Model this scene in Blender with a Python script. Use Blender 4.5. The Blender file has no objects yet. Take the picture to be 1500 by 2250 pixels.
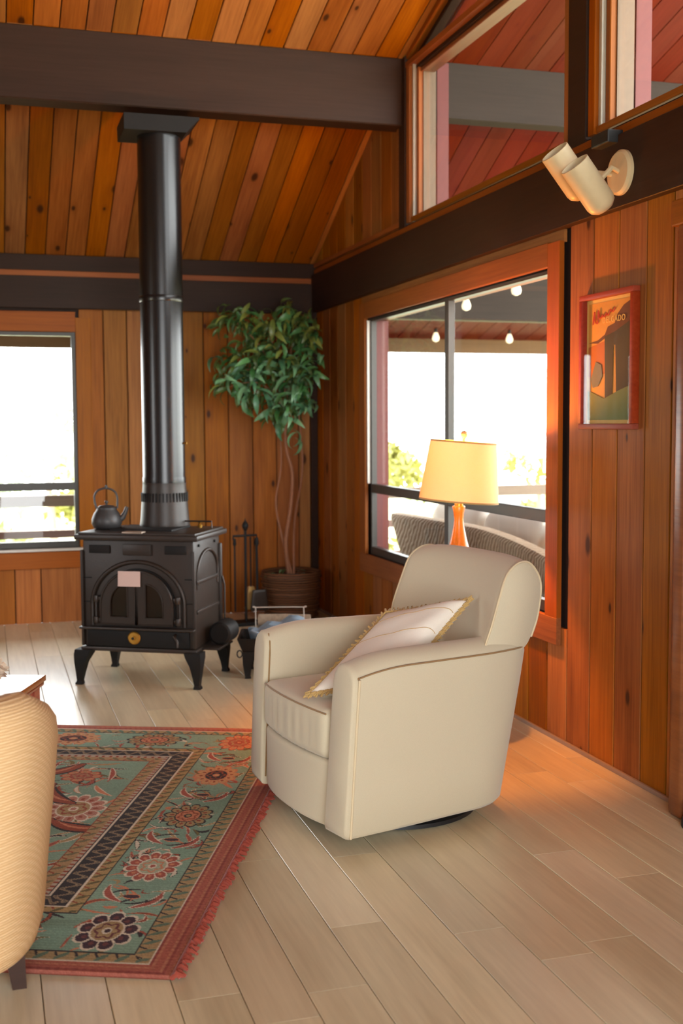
import bpy, bmesh, math, random
import numpy as np
from mathutils import Vector, Matrix
random.seed(7); np.random.seed(7)
sc = bpy.context.scene
C = sc.collection
R = math.radians
# ------------------------------------------------------------------ camera
FPX, YAW, PITCH, ROLL, CAMH = 2576.0, 0.29487, 0.07528, -0.00524, 1.4
cam = bpy.data.cameras.new('camera'); camo = bpy.data.objects.new('camera', cam); C.objects.link(camo)
cam.sensor_fit = 'VERTICAL'; cam.sensor_height = 36.0; cam.lens = FPX / 2250 * 36.0
fw = Vector((math.sin(YAW)*math.cos(PITCH), math.cos(YAW)*math.cos(PITCH), -math.sin(PITCH)))
rt = Vector((math.cos(YAW), -math.sin(YAW), 0)); up = rt.cross(fw)
r1 = math.cos(ROLL)*rt + math.sin(ROLL)*up; u1 = -math.sin(ROLL)*rt + math.cos(ROLL)*up
camo.matrix_world = Matrix(((r1.x, u1.x, -fw.x, 0), (r1.y, u1.y, -fw.y, 0), (r1.z, u1.z, -fw.z, CAMH), (0, 0, 0, 1)))
cam.dof.use_dof = True; cam.dof.focus_distance = 3.95; cam.dof.aperture_fstop = 3.2
cam.clip_start = 0.05; cam.clip_end = 300
sc.camera = camo
# ------------------------------------------------------------------ world, light, exposure
sc.view_settings.view_transform = 'Standard'; sc.view_settings.look = 'None'
sc.view_settings.exposure = -0.1; sc.view_settings.gamma = 1.0; sc.view_settings.use_curve_mapping = False
W = bpy.data.worlds.new('sky'); sc.world = W; W.use_nodes = True
bg = W.node_tree.nodes['Background']; bg.inputs['Color'].default_value = (0.95, 0.98, 1.0, 1); bg.inputs['Strength'].default_value = 14.0
def area(name, loc, target, sx, sy, power, col):
    l = bpy.data.lights.new(name, 'AREA'); l.shape = 'RECTANGLE'; l.size = sx; l.size_y = sy; l.energy = power; l.color = col
    o = bpy.data.objects.new(name, l); C.objects.link(o); o.location = loc
    o.rotation_euler = (Vector(target)-Vector(loc)).to_track_quat('-Z', 'Y').to_euler(); return o
# daylight arrives through the real window openings; portals only guide the sampling
FDX, FDW, LWY, LWW = 0.2, 3.0, 4.2, 1.0        # glazed door behind the viewer, window in the left wall: centre and width
def portal(loc, target, sx, sy):
    o = area('window_portal', loc, target, sx, sy, 1, (1, 1, 1)); o.data.cycles.is_portal = True
portal((2.50, 6.0, 1.31), (0, 6.0, 1.31), 2.5, 1.5)
portal((-0.25, 8.62, 1.30), (-0.25, 0, 1.30), 1.75, 1.5)
portal((2.52, 4.6, 3.0), (0, 4.6, 3.0), 3.8, 0.95)
portal((FDX, -1.62, 1.25), (FDX, 0, 1.25), FDW, 2.5)
portal((-3.62, LWY, 1.45), (0, LWY, 1.45), LWW, 1.2)
cy = sc.cycles
cy.use_denoising = True; cy.max_bounces = 10; cy.diffuse_bounces = 6; cy.glossy_bounces = 4; cy.transmission_bounces = 6; cy.transparent_max_bounces = 12
cy.caustics_reflective = False; cy.caustics_refractive = False; cy.sample_clamp_indirect = 6.0

# ------------------------------------------------------------------ node helpers
def lin(r, g, b):
    f = lambda c: (c/12.92 if c <= 0.04045 else ((c+0.055)/1.055)**2.4)
    return (f(r/255), f(g/255), f(b/255), 1)
def newmat(name):
    m = bpy.data.materials.new(name); m.use_nodes = True; nt = m.node_tree
    return m, nt, nt.nodes['Principled BSDF']
def nd(nt, t, **kw):
    n = nt.nodes.new(t)
    for k, v in kw.items(): setattr(n, k, v)
    return n
def mathn(nt, op, a, b=None, clamp=False):
    n = nd(nt, 'ShaderNodeMath', operation=op); n.use_clamp = clamp
    for i, v in enumerate((a, b)):
        if v is None: continue
        if hasattr(v, 'is_linked'): nt.links.new(v, n.inputs[i])
        else: n.inputs[i].default_value = v
    return n.outputs[0]
def maprange(nt, v, a, b, c, d):
    n = nd(nt, 'ShaderNodeMapRange'); n.clamp = True
    nt.links.new(v, n.inputs[0])
    for i, x in zip((1, 2, 3, 4), (a, b, c, d)): n.inputs[i].default_value = x
    return n.outputs[0]
def mix(nt, fac, a, b, blend='MIX'):
    n = nd(nt, 'ShaderNodeMix', data_type='RGBA', blend_type=blend)
    for i, v in ((0, fac), (6, a), (7, b)):
        if hasattr(v, 'is_linked'): nt.links.new(v, n.inputs[i])
        else: n.inputs[i].default_value = v
    return n.outputs[2]
def coords(nt, scale=(1, 1, 1), rand=True, kind='Object'):
    tc = nd(nt, 'ShaderNodeTexCoord'); v = tc.outputs[kind]
    if rand:
        oi = nd(nt, 'ShaderNodeObjectInfo')
        a = nd(nt, 'ShaderNodeVectorMath', operation='MULTIPLY_ADD')
        cx = nd(nt, 'ShaderNodeCombineXYZ')
        nt.links.new(mathn(nt, 'MULTIPLY', oi.outputs['Random'], 37.0), cx.inputs[0]); nt.links.new(mathn(nt, 'MULTIPLY', oi.outputs['Random'], 91.0), cx.inputs[1])
        nt.links.new(v, a.inputs[0]); a.inputs[1].default_value = (1, 1, 1); nt.links.new(cx.outputs[0], a.inputs[2]); v = a.outputs[0]
    mp = nd(nt, 'ShaderNodeMapping'); nt.links.new(v, mp.inputs[0]); mp.inputs['Scale'].default_value = scale
    return mp.outputs[0]
def noise(nt, vec, scale, detail=3, rough=0.5):
    n = nd(nt, 'ShaderNodeTexNoise'); nt.links.new(vec, n.inputs['Vector'])
    n.inputs['Scale'].default_value = scale; n.inputs['Detail'].default_value = detail; n.inputs['Roughness'].default_value = rough
    return n.outputs['Fac']
def bump(nt, bsdf, h, strength=0.2, dist=0.01):
    b = nd(nt, 'ShaderNodeBump'); b.inputs['Strength'].default_value = strength; b.inputs['Distance'].default_value = dist
    nt.links.new(h, b.inputs['Height']); nt.links.new(b.outputs[0], bsdf.inputs['Normal'])
def wood(name, dark, light, vary=0.5, hue=0.02, knots=0.0, rough=0.5, grain=1.0, knotcol=None, streak=0.5, coat=0.0, spec=0.15):
    """boards run along local Y; every board gets its own grain and tone from the object's random number"""
    m, nt, b = newmat(name)
    v1 = coords(nt, (9*grain, 0.7, 9*grain)); v2 = coords(nt, (70*grain, 2.5, 70*grain)); v3 = coords(nt, (2.5, 0.5, 2.5))
    g1 = noise(nt, v1, 1.0, 4, 0.6); g2 = noise(nt, v2, 1.0, 3, 0.6); g3 = noise(nt, v3, 1.0, 2, 0.5)
    f = mathn(nt, 'ADD', mathn(nt, 'MULTIPLY', maprange(nt, g1, 0.3, 0.7, 0, 1), streak), mathn(nt, 'MULTIPLY', maprange(nt, g2, 0.3, 0.7, 0, 1), 1-streak), True)
    col = mix(nt, f, dark, light)
    col = mix(nt, mathn(nt, 'MULTIPLY', maprange(nt, g3, 0.35, 0.7, 0, 1), 0.35), col, light)
    oi = nd(nt, 'ShaderNodeObjectInfo'); rnd = oi.outputs['Random']
    hs = nd(nt, 'ShaderNodeHueSaturation'); nt.links.new(col, hs.inputs['Color'])
    r2 = mathn(nt, 'FRACT', mathn(nt, 'MULTIPLY', rnd, 17.31)); 
    nt.links.new(maprange(nt, r2, 0, 1, 0.5-hue, 0.5+hue), hs.inputs['Hue'])
    nt.links.new(maprange(nt, rnd, 0, 1, 1-vary*0.5, 1+vary*0.5), hs.inputs['Value'])
    nt.links.new(maprange(nt, mathn(nt, 'FRACT', mathn(nt, 'MULTIPLY', rnd, 5.77)), 0, 1, 1.06, 0.9), hs.inputs['Saturation'])
    col = hs.outputs[0]
    if knots > 0:
        vk = coords(nt, (5.5, 2.6, 5.5)); vo = nd(nt, 'ShaderNodeTexVoronoi'); vo.voronoi_dimensions = '2D'; nt.links.new(vk, vo.inputs['Vector']); vo.inputs['Scale'].default_value = 1.0
        sx = nd(nt, 'ShaderNodeSeparateColor'); nt.links.new(vo.outputs['Color'], sx.inputs[0])
        size = maprange(nt, sx.outputs[0], 1-knots, 1.0, 0.0, 0.15)
        k = mathn(nt, 'SUBTRACT', 1.0, mathn(nt, 'DIVIDE', vo.outputs['Distance'], mathn(nt, 'ADD', size, 1e-4)), True)
        k = maprange(nt, k, 0.0, 0.5, 0, 1)
        halo = mathn(nt, 'SUBTRACT', 1.0, mathn(nt, 'DIVIDE', vo.outputs['Distance'], mathn(nt, 'ADD', mathn(nt, 'MULTIPLY', size, 2.6), 1e-4)), True)
        col = mix(nt, mathn(nt, 'MULTIPLY', halo, 0.45), col, dark)
        col = mix(nt, mathn(nt, 'MULTIPLY', k, 0.85), col, knotcol or lin(45, 22, 12))
    nt.links.new(col, b.inputs['Base Color']); b.inputs['Roughness'].default_value = rough; b.inputs['Specular IOR Level'].default_value = spec
    if coat: b.inputs['Coat Weight'].default_value = coat; b.inputs['Coat Roughness'].default_value = 0.2
    bump(nt, b, g2, 0.12, 0.003)
    return m
def plain(name, col, rough=0.5, metal=0.0, nscale=30, var=0.12, bumpy=0.0, spec=0.5):
    m, nt, b = newmat(name)
    v = coords(nt); n = noise(nt, v, nscale, 3)
    c2 = tuple(c*(1-var) for c in col[:3])+(1,); c3 = tuple(min(1, c*(1+var)) for c in col[:3])+(1,)
    nt.links.new(mix(nt, n, c2, c3), b.inputs['Base Color'])
    b.inputs['Roughness'].default_value = rough; b.inputs['Metallic'].default_value = metal; b.inputs['Specular IOR Level'].default_value = spec
    if bumpy: bump(nt, b, n, bumpy, 0.004)
    return m
def fabric(name, col, scale=900, var=0.18, bumpy=0.25, cloud=0.1):
    m, nt, b = newmat(name)
    v = coords(nt, (1, 1, 1), False); n1 = noise(nt, v, scale, 2, 0.7); n2 = noise(nt, v, 6, 3)
    w = nd(nt, 'ShaderNodeTexWave'); nt.links.new(v, w.inputs['Vector']); w.inputs['Scale'].default_value = scale*0.25; w.bands_direction = 'Z'
    d = tuple(c*(1-var) for c in col[:3])+(1,); l = tuple(min(1, c*(1+var)) for c in col[:3])+(1,)
    c = mix(nt, n1, d, l); c = mix(nt, mathn(nt, 'MULTIPLY', maprange(nt, n2, 0.35, 0.7, 0, 1), cloud), c, tuple(x*0.82 for x in col[:3])+(1,))
    nt.links.new(c, b.inputs['Base Color']); b.inputs['Roughness'].default_value = 0.9; b.inputs['Specular IOR Level'].default_value = 0.2
    b.inputs['Sheen Weight'].default_value = 0.25; b.inputs['Sheen Roughness'].default_value = 0.5
    bump(nt, b, n1, bumpy, 0.0015)
    return m
def glassmat(name, tint=(0.97, 0.98, 0.97, 1), refl=1.0):
    m = bpy.data.materials.new(name); m.use_nodes = True; nt = m.node_tree; nt.nodes.clear()
    o = nd(nt, 'ShaderNodeOutputMaterial'); t = nd(nt, 'ShaderNodeBsdfTransparent'); g = nd(nt, 'ShaderNodeBsdfGlossy'); mx = nd(nt, 'ShaderNodeMixShader'); fr = nd(nt, 'ShaderNodeLayerWeight'); fr.inputs[0].default_value = 0.5
    t.inputs[0].default_value = tint; g.inputs['Roughness'].default_value = 0.01
    sch = mathn(nt, 'ADD', mathn(nt, 'MULTIPLY', mathn(nt, 'POWER', fr.outputs['Facing'], 5.0), 0.96), 0.035)
    nt.links.new(mathn(nt, 'MULTIPLY', sch, refl), mx.inputs[0]); nt.links.new(t.outputs[0], mx.inputs[1]); nt.links.new(g.outputs[0], mx.inputs[2]); nt.links.new(mx.outputs[0], o.inputs[0])
    return m
def emit(name, col, strength):
    m, nt, b = newmat(name); b.inputs['Base Color'].default_value = col; b.inputs['Emission Color'].default_value = col; b.inputs['Emission Strength'].default_value = strength
    return m

M = {}
M['ceil'] = wood('cedar_ceiling', lin(112, 56, 13), lin(180, 110, 42), 0.46, 0.008, 0.55, 0.55)
M['cedar'] = wood('cedar_wall', lin(106, 55, 10), lin(174, 107, 34), 0.42, 0.008, 0.5, 0.5)
M['casing'] = wood('cedar_casing', lin(116, 58, 12), lin(160, 90, 24), 0.15, 0.006, 0.0, 0.45)
M['redwood'] = wood('red_stained_soffit', lin(86, 22, 9), lin(114, 34, 16), 0.18, 0.006, 0.0, 0.6)
M['beam'] = wood('dark_brown_beam', lin(40, 25, 18), lin(58, 38, 29), 0.1, 0.004, 0.0, 0.55)
M['beamdark'] = wood('dark_brown_trim', lin(40, 26, 19), lin(56, 37, 28), 0.1, 0.004, 0.0, 0.55)
M['graybeam'] = wood('grey_painted_beam', lin(46, 37, 31), lin(60, 49, 41), 0.1, 0.004, 0.0, 0.6)
M['floor'] = wood('pale_oak_floor', lin(184, 167, 132), lin(234, 221, 186), 0.2, 0.005, 0.0, 0.29, 0.7, streak=0.65, spec=0.95)
M['backing'] = plain('dark_gap', lin(40, 22, 14), 0.8)
M['varnish'] = wood('varnished_door_wood', lin(96, 48, 20), lin(140, 78, 36), 0.1, 0.004, 0.0, 0.28, spec=0.5)
M['alu'] = plain('dark_bronze_aluminium', lin(58, 54, 48), 0.4, 0.3)
M['silver'] = plain('pale_aluminium', lin(188, 180, 168), 0.35, 0.2)
M['beige'] = plain('beige_paint', lin(112, 88, 66), 0.6)
M['pink'] = plain('red_jamb_paint', lin(104, 38, 32), 0.6)
M['glass'] = glassmat('window_glass')
M['plaster'] = plain('off_white_wall', lin(196, 188, 172), 0.8)
M['plainwood'] = plain('plain_wood_wall', lin(132, 76, 30), 0.7)
M['iron'] = plain('black_cast_iron', lin(42, 32, 25), 0.42, 0.0, 120, 0.2, 0.15, 0.45)
M['irondark'] = plain('matte_black_iron', lin(22, 20, 19), 0.6, 0.0, 90, 0.2, 0.1, 0.25)
M['pipe'] = plain('black_stove_pipe_enamel', lin(20, 19, 20), 0.27, 0.0, 20, 0.1)
M['brass'] = plain('brass', lin(196, 148, 66), 0.35, 0.9)
M['sofa'] = fabric('cream_upholstery', lin(204, 192, 164), 700, 0.14)
M['welt'] = fabric('cream_piping', lin(214, 196, 160), 900, 0.1)
M['welt_dark'] = fabric('brown_piping', lin(150, 118, 78), 900, 0.1)
M['black'] = plain('black_rubber', lin(24, 24, 26), 0.5)

# ------------------------------------------------------------------ mesh helpers
class MB:
    def __init__(s): s.v = []; s.f = []
    def add(s, v, f):
        o = len(s.v); s.v += [tuple(p) for p in v]; s.f += [tuple(i+o for i in q) for q in f]; return s
    def box(s, c, d, rot=None):
        c = Vector(c); h = Vector(d)*0.5
        P = [Vector((sx*h.x, sy*h.y, sz*h.z)) for sx in (-1, 1) for sy in (-1, 1) for sz in (-1, 1)]
        if rot is not None: P = [rot @ p for p in P]
        return s.add([p+c for p in P], [(0, 1, 3, 2), (4, 6, 7, 5), (0, 4, 5, 1), (2, 3, 7, 6), (0, 2, 6, 4), (1, 5, 7, 3)])
    def cbox(s, c, d, b=0.005, rot=None):
        """box with chamfered edges"""
        bm = bmesh.new(); bmesh.ops.create_cube(bm, size=1.0)
        for v in bm.verts: v.co = Vector((v.co.x*d[0], v.co.y*d[1], v.co.z*d[2]))
        bmesh.ops.bevel(bm, geom=bm.edges[:], offset=min(b, min(d)*0.45), segments=2, affect='EDGES', profile=0.6)
        bm.verts.index_update()
        vs = [v.co.copy() for v in bm.verts]
        if rot is not None: vs = [rot @ p for p in vs]
        s.add([p+Vector(c) for p in vs], [[v.index for v in f.verts] for f in bm.faces]); bm.free(); return s
    def tube(s, pts, rad, n=8, cap=True, closed=False):
        pts = [Vector(p) for p in pts]; m = len(pts); rad = rad if hasattr(rad, '__len__') else [rad]*m
        vs = []; ref = None
        for i in range(m):
            a = pts[(i-1) % m] if (closed or i > 0) else pts[i]; b = pts[(i+1) % m] if (closed or i < m-1) else pts[i]
            t = (b-a).normalized()
            if ref is None: ref = Vector((0, 0, 1)) if abs(t.z) < 0.9 else Vector((1, 0, 0))
            x = (ref - t*ref.dot(t)).normalized(); y = t.cross(x); ref = x
            for k in range(n):
                an = 2*math.pi*k/n; vs.append(pts[i]+(x*math.cos(an)+y*math.sin(an))*rad[i])
        fs = []
        for i in range(m if closed else m-1):
            j = (i+1) % m
            for k in range(n): fs.append((i*n+k, i*n+(k+1) % n, j*n+(k+1) % n, j*n+k))
        if cap and not closed: fs += [tuple(range(n-1, -1, -1)), tuple((m-1)*n+k for k in range(n))]
        return s.add(vs, fs)
    def lathe(s, prof, n=32, c=(0, 0, 0), mat=None, capb=True, capt=True):
        vs = []; c = Vector(c)
        for r, z in prof:
            for k in range(n):
                p = Vector((r*math.cos(2*math.pi*k/n), r*math.sin(2*math.pi*k/n), z))
                vs.append((mat @ p if mat is not None else p)+c)
        fs = []
        for i in range(len(prof)-1):
            for k in range(n): fs.append((i*n+k, i*n+(k+1) % n, (i+1)*n+(k+1) % n, (i+1)*n+k))
        if capb: fs.append(tuple(range(n-1, -1, -1)))
        if capt: fs.append(tuple((len(prof)-1)*n+k for k in range(n)))
        return s.add(vs, fs)
    def prism(s, poly, axis_fn, t0, t1):
        """poly: 2D points, axis_fn(a,b,t)->3D"""
        n = len(poly); vs = [axis_fn(a, b, t0) for a, b in poly]+[axis_fn(a, b, t1) for a, b in poly]
        fs = [tuple(range(n-1, -1, -1)), tuple(range(n, 2*n))]+[(i, (i+1) % n, n+(i+1) % n, n+i) for i in range(n)]
        return s.add(vs, fs)
    def loft(s, secs, closed=True, cap=True):
        n = len(secs[0]); vs = [p for q in secs for p in q]; fs = []
        for i in range(len(secs)-1):
            for k in range(n if closed else n-1): fs.append((i*n+k, i*n+(k+1) % n, (i+1)*n+(k+1) % n, (i+1)*n+k))
        if cap: fs += [tuple(range(n-1, -1, -1)), tuple((len(secs)-1)*n+k for k in range(n))]
        return s.add(vs, fs)
    def rbox(s, h, r, n=8, fn=None):
        """rounded box, half sizes h, radius r, optional deform"""
        h = Vector(h); g = []
        for i in range(n+1): g.append(-math.cos(math.pi*i/n))
        vs = []; fs = []; idx = {}
        def vid(p):
            k = tuple(round(x, 5) for x in p)
            if k not in idx:
                idx[k] = len(vs); q = Vector((p[0]*h.x, p[1]*h.y, p[2]*h.z))
                inn = Vector([max(-(h[i]-r), min(h[i]-r, q[i])) for i in range(3)]); d = q-inn
                q = inn+d.normalized()*r if d.length > 1e-9 else q
                vs.append(fn(q) if fn else q)
            return idx[k]
        for ax in range(3):
            for sg in (-1, 1):
                for i in range(n):
                    for j in range(n):
                        q = []
                        for a, b in ((i, j), (i+1, j), (i+1, j+1), (i, j+1)):
                            p = [0, 0, 0]; p[ax] = sg; p[(ax+1) % 3] = g[a]; p[(ax+2) % 3] = g[b]; q.append(vid(p))
                        fs.append(q if sg > 0 else q[::-1])
        return s.add(vs, fs)
    def mesh(s, name, smooth=None):
        me = bpy.data.meshes.new(name); me.from_pydata([tuple(p) for p in s.v], [], s.f); me.update()
        bm = bmesh.new(); bm.from_mesh(me); bmesh.ops.recalc_face_normals(bm, faces=bm.faces[:]); bm.to_mesh(me); bm.free()
        if smooth:
            for p in me.polygons: p.use_smooth = True
            me.set_sharp_from_angle(angle=R(smooth))
        return me
    def build(s, name, mat, parent=None, smooth=None, label=None):
        return link(name, s.mesh(name, smooth), mat, parent, label)
def link(name, me, mat, parent=None, label=None):
    o = bpy.data.objects.new(name, me); C.objects.link(o)
    if mat is not None and len(me.materials) == 0: me.materials.append(mat)
    if parent:
        o.parent = parent
        if parent.name in WORLDP: o.matrix_basis = parent.matrix_basis.inverted()     # parts of the setting are given in room coordinates
    if label: o['label'] = label
    return o
def empty(name, loc=(0, 0, 0), rz=0.0):
    o = bpy.data.objects.new(name, None); C.objects.link(o); o.location = loc; o.rotation_euler = (0, 0, rz); o.empty_display_size = 0.1; return o
def tag(o, label, cat, group=None):
    o['label'] = label; o['category'] = cat
    if group: o['group'] = group
    return o
WORLDP = set()
def struct(o, label=None, cat=None):
    o['kind'] = 'structure'
    if o.type == 'EMPTY': WORLDP.add(o.name)
    if label: o['label'] = label
    if cat: o['category'] = cat
    return o
_bc = {}
def board_mesh(w, l, t, ch, mat):
    k = (round(w, 4), round(l, 4), round(t, 4), round(ch, 4), mat.name)
    if k in _bc: return _bc[k]
    a = w/2; h = l/2
    prof = [(-a, -t), (a, -t), (a, -ch), (a-ch, 0), (-a+ch, 0), (-a, -ch)]
    mb = MB(); mb.prism(prof, lambda x, z, y: (x, y, z), -h, h)
    me = mb.mesh('board'); me.materials.append(mat); _bc[k] = me; return me
def board(p0, p1, w, t, normal, mat, parent=None, name='board', ch=0.0025):
    """a plank whose front face's centre line runs p0 -> p1, facing normal"""
    p0 = Vector(p0); p1 = Vector(p1); y = (p1-p0).normalized(); n = Vector(normal); n = (n-y*n.dot(y)).normalized(); x = y.cross(n)
    o = bpy.data.objects.new(name, board_mesh(w, (p1-p0).length, t, ch, mat)); C.objects.link(o)
    c = (p0+p1)/2
    mw = Matrix(((x.x, y.x, n.x, c.x), (x.y, y.y, n.y, c.y), (x.z, y.z, n.z, c.z), (0, 0, 0, 1)))
    if parent: o.parent = parent; o.matrix_basis = parent.matrix_basis.inverted() @ mw
    else: o.matrix_basis = mw
    return o

# ================================================================== SETTING
XW, YB = 2.386, 8.5            # right wall and back wall
XL, YF = -3.6, -1.6
YK = 6.55; ZE = 2.58; S1 = 0.475; S2 = 0.28   # roof: eave at the back wall, kink over the big beam
ZK = ZE+S1*(YB-YK)
def roofz(y):
    if y > YB: return ZE-S2*(y-YB)
    if y > YK: return ZE+S1*(YB-y)
    return ZK+S2*(YK-y)
# ---- floor
fl = MB().box(((XL+XW)/2, (YF+YB)/2, -0.06), (XW-XL+0.2, YB-YF+0.2, 0.08)).build('floor', M['backing']); struct(fl, 'pale oak plank floor of the room', 'floor')
PW = 0.1565
for k in range(-12, 14):
    x0 = 0.257+PW*k
    if x0 >= XW: break
    x1 = min(x0+PW, XW); y = 1.2+random.uniform(-1.0, 0.0)
    while y < YB:
        L = random.choice((1.2, 1.2, 1.2, 0.9)); y1 = min(y+L, YB)
        if y1 > 0.9:
            board(((x0+x1)/2, y+0.001, 0), ((x0+x1)/2, y1-0.001, 0), x1-x0-0.0022, 0.018, (0, 0, 1), M['floor'], fl, 'floor_plank', 0.0015)
        y = y1
MB().box(((XL+0.257-12*PW)/2, (YF+YB)/2, -0.0105), (0.257-12*PW-XL, YB-YF, 0.019)).build('floor_edge', M['floor'], fl)
MB().box(((0.257-12*PW+XW)/2, (YF+0.2)/2+0.1, -0.0125), (XW-0.257+12*PW, 0.35-YF, 0.019)).build('floor_edge', M['floor'], fl)

# ---- ceiling
def roof_slab(name, x0, x1, pts, t, mat):
    mb = MB(); n = len(pts); prof = [(y, z) for y, z in pts]+[(y, z+t) for y, z in reversed(pts)]
    mb.prism(prof, lambda a, b, x: (x, a, b), x0, x1); return mb.build(name, mat)
YR = 3.2
ce = roof_slab('ceiling', XL-0.1, XW+0.12, [(YB+0.12, roofz(YB)-0.05), (YB, roofz(YB)+0.022), (YK, ZK+0.022), (YR, roofz(YR)+0.022), (YF-0.1, roofz(YR)-S2*(YR-YF)+0.022)], 0.1, M['backing']); struct(ce, 'cedar plank ceiling sloping up from the back wall', 'ceiling')
CW = 0.136
n_k = 0
x = -1.6
while x < XW-0.01:
    w = min(CW, XW-x)
    board((x+w/2, YB, roofz(YB)), (x+w/2, YK, ZK), w-0.006, 0.02, (0, -S1, -1), M['ceil'], ce, 'ceiling_plank')
    board((x+w/2, YK, ZK), (x+w/2, YR+0.6, roofz(YR+0.6)), w-0.006, 0.02, (0, -S2, -1), M['ceil'], ce, 'ceiling_plank')
    x += w
roof_slab('ceiling_field', XL, -1.6, [(YB, roofz(YB)), (YK, ZK), (YR, roofz(YR)), (YF, roofz(YR)-S2*(YR-YF))], 0.02, M['plainwood']).parent = ce
roof_slab('ceiling_field', -1.6, XW, [(YR+0.6, roofz(YR+0.6)), (YR, roofz(YR)), (YF, roofz(YR)-S2*(YR-YF))], 0.02, M['plainwood']).parent = ce
# big cross beam
BM_ = board((XL, 6.55, (3.12+ZK)/2-0.0), (XW-0.002, 6.55, (3.12+ZK)/2), ZK-3.12-0.004, 0.15, (0, -1, 0), M['beam'], None, 'trim_1', 0.006)
struct(BM_, 'big dark brown cross beam under the ceiling', 'beam')

# ---- back wall
WX0, WX1, WZ0, WZ1 = -1.05, 0.632, 0.535, 2.05
wb = MB()
for x0, x1, z0, z1 in ((XL, WX0, 0, 2.6), (WX1, XW+0.12, 0, 2.6), (WX0, WX1, 0, WZ0), (WX0, WX1, WZ1, 2.6)):
    wb.box(((x0+x1)/2, YB+0.075, (z0+z1)/2), (x1-x0, 0.11, z1-z0))
wb = wb.build('wall_back', M['backing']); struct(wb, 'cedar board wall at the back of the room', 'wall')
xs = [-1.6]
while xs[-1] < WX1-0.2: xs.append(xs[-1]+0.178)
edges = [-1.6+0.178*i for i in range(12)]
edges = [e for e in edges if e < 0.60]+[0.655, 0.826, 0.99, 1.165, 1.345, 1.54, 1.72, 1.90, 2.08, 2.25, XW]
for a, b in zip(edges[:-1], edges[1:]):
    w = b-a-0.007; xc = (a+b)/2
    if xc < WX1+0.02 and xc > WX0-0.02:
        board((xc, YB, 0.0), (xc, YB, WZ0-0.02), w, 0.018, (0, -1, 0), M['cedar'], wb)
    else:
        board((xc, YB, 0.0), (xc, YB, 2.3), w, 0.018, (0, -1, 0), M['cedar'], wb)
MB().box(((XL-1.6)/2, YB+0.01, 1.15), (-1.6-XL, 0.02, 2.3)).build('wall_field', M['plainwood'], wb)
board((XL, YB-0.045, 2.32), (XW, YB-0.045, 2.32), 0.22, 0.06, (0, -1, 0), M['beamdark'], wb, 'wall_beam')
board((XL, YB-0.03, 2.45), (XW, YB-0.03, 2.45), 0.04, 0.04, (0, -1, 0), M['casing'], wb, 'wood_strip')
board((XL, YB-0.02, 2.525), (XW, YB-0.02, 2.525), 0.11, 0.04, (0, -1, 0), M['beamdark'], wb, 'dark_band')
# corner strip
cs = MB().cbox((XW-0.028, YB-0.03, 1.105), (0.05, 0.055, 2.21), 0.004).build('trim_2', M['beamdark']); struct(cs, 'dark strip in the corner of the two walls', 'trim')

# ---- windows helpers
def pane(p_center, size, parent):
    return MB().box(p_center, size).build('pane', M['glass'], parent)
def frame_bar(p0, p1, w, t, normal, mat, parent, name='frame_bar'):
    return board(p0, p1, w, t, normal, mat, parent, name, 0.003)
# back window
w1 = struct(empty('window_1', ((WX0+WX1)/2, YB, WZ0)), 'wide window in the back wall left of the stove pipe', 'window')
def bw(p): return p
N = (0, -1, 0)
board((WX1+0.052, YB-0.022, WZ0-0.1), (WX1+0.052, YB-0.022, WZ1+0.10), 0.104, 0.02, N, M['casing'], w1, 'casing')
board((WX0-0.052, YB-0.022, WZ0-0.1), (WX0-0.052, YB-0.022, WZ1+0.10), 0.104, 0.02, N, M['casing'], w1, 'casing')
board((WX0, YB-0.022, WZ1+0.07), (WX1, YB-0.022, WZ1+0.07), 0.14, 0.02, N, M['casing'], w1, 'casing')
board((WX0, YB-0.024, WZ0-0.085), (WX1, YB-0.024, WZ0-0.085), 0.12, 0.02, N, M['casing'], w1, 'casing')
board((WX0-0.1, YB-0.05, WZ0-0.012), (WX1+0.02, YB-0.05, WZ0-0.012), 0.02, 0.08, N, M['silver'], w1, 'sill')
for z, w in ((WZ0+0.022, 0.044), (0.968, 0.056), (WZ1-0.014, 0.028)):
    frame_bar((WX0, YB-0.005, z), (WX1, YB-0.005, z), w, 0.045, N, M['alu'], w1)
for xx in (WX0+0.014, WX1-0.014):
    frame_bar((xx, YB-0.006, WZ0), (xx, YB-0.006, WZ1), 0.03, 0.045, N, M['alu'], w1)
frame_bar((-0.35, YB-0.004, WZ0), (-0.35, YB-0.004, WZ1), 0.04, 0.045, N, M['alu'], w1)
pane(((WX0+WX1)/2, YB+0.03, (0.95+WZ1)/2), (WX1-WX0, 0.004, WZ1-0.95), w1); pane(((WX0+WX1)/2, YB+0.03, (0.95+WZ0)/2), (WX1-WX0, 0.004, 0.95-WZ0), w1)
# reveal liner
for z in (WZ0, WZ1): MB().box(((WX0+WX1)/2, YB+0.075, z+(0.004 if z < 1 else -0.004)), (WX1-WX0, 0.11, 0.008)).build('reveal', M['casing'], w1)
for xx in (WX0+0.004, WX1-0.004): MB().box((xx, YB+0.085, (WZ0+WZ1)/2), (0.008, 0.1, WZ1-WZ0-0.02)).build('reveal', M['casing'], w1)

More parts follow.
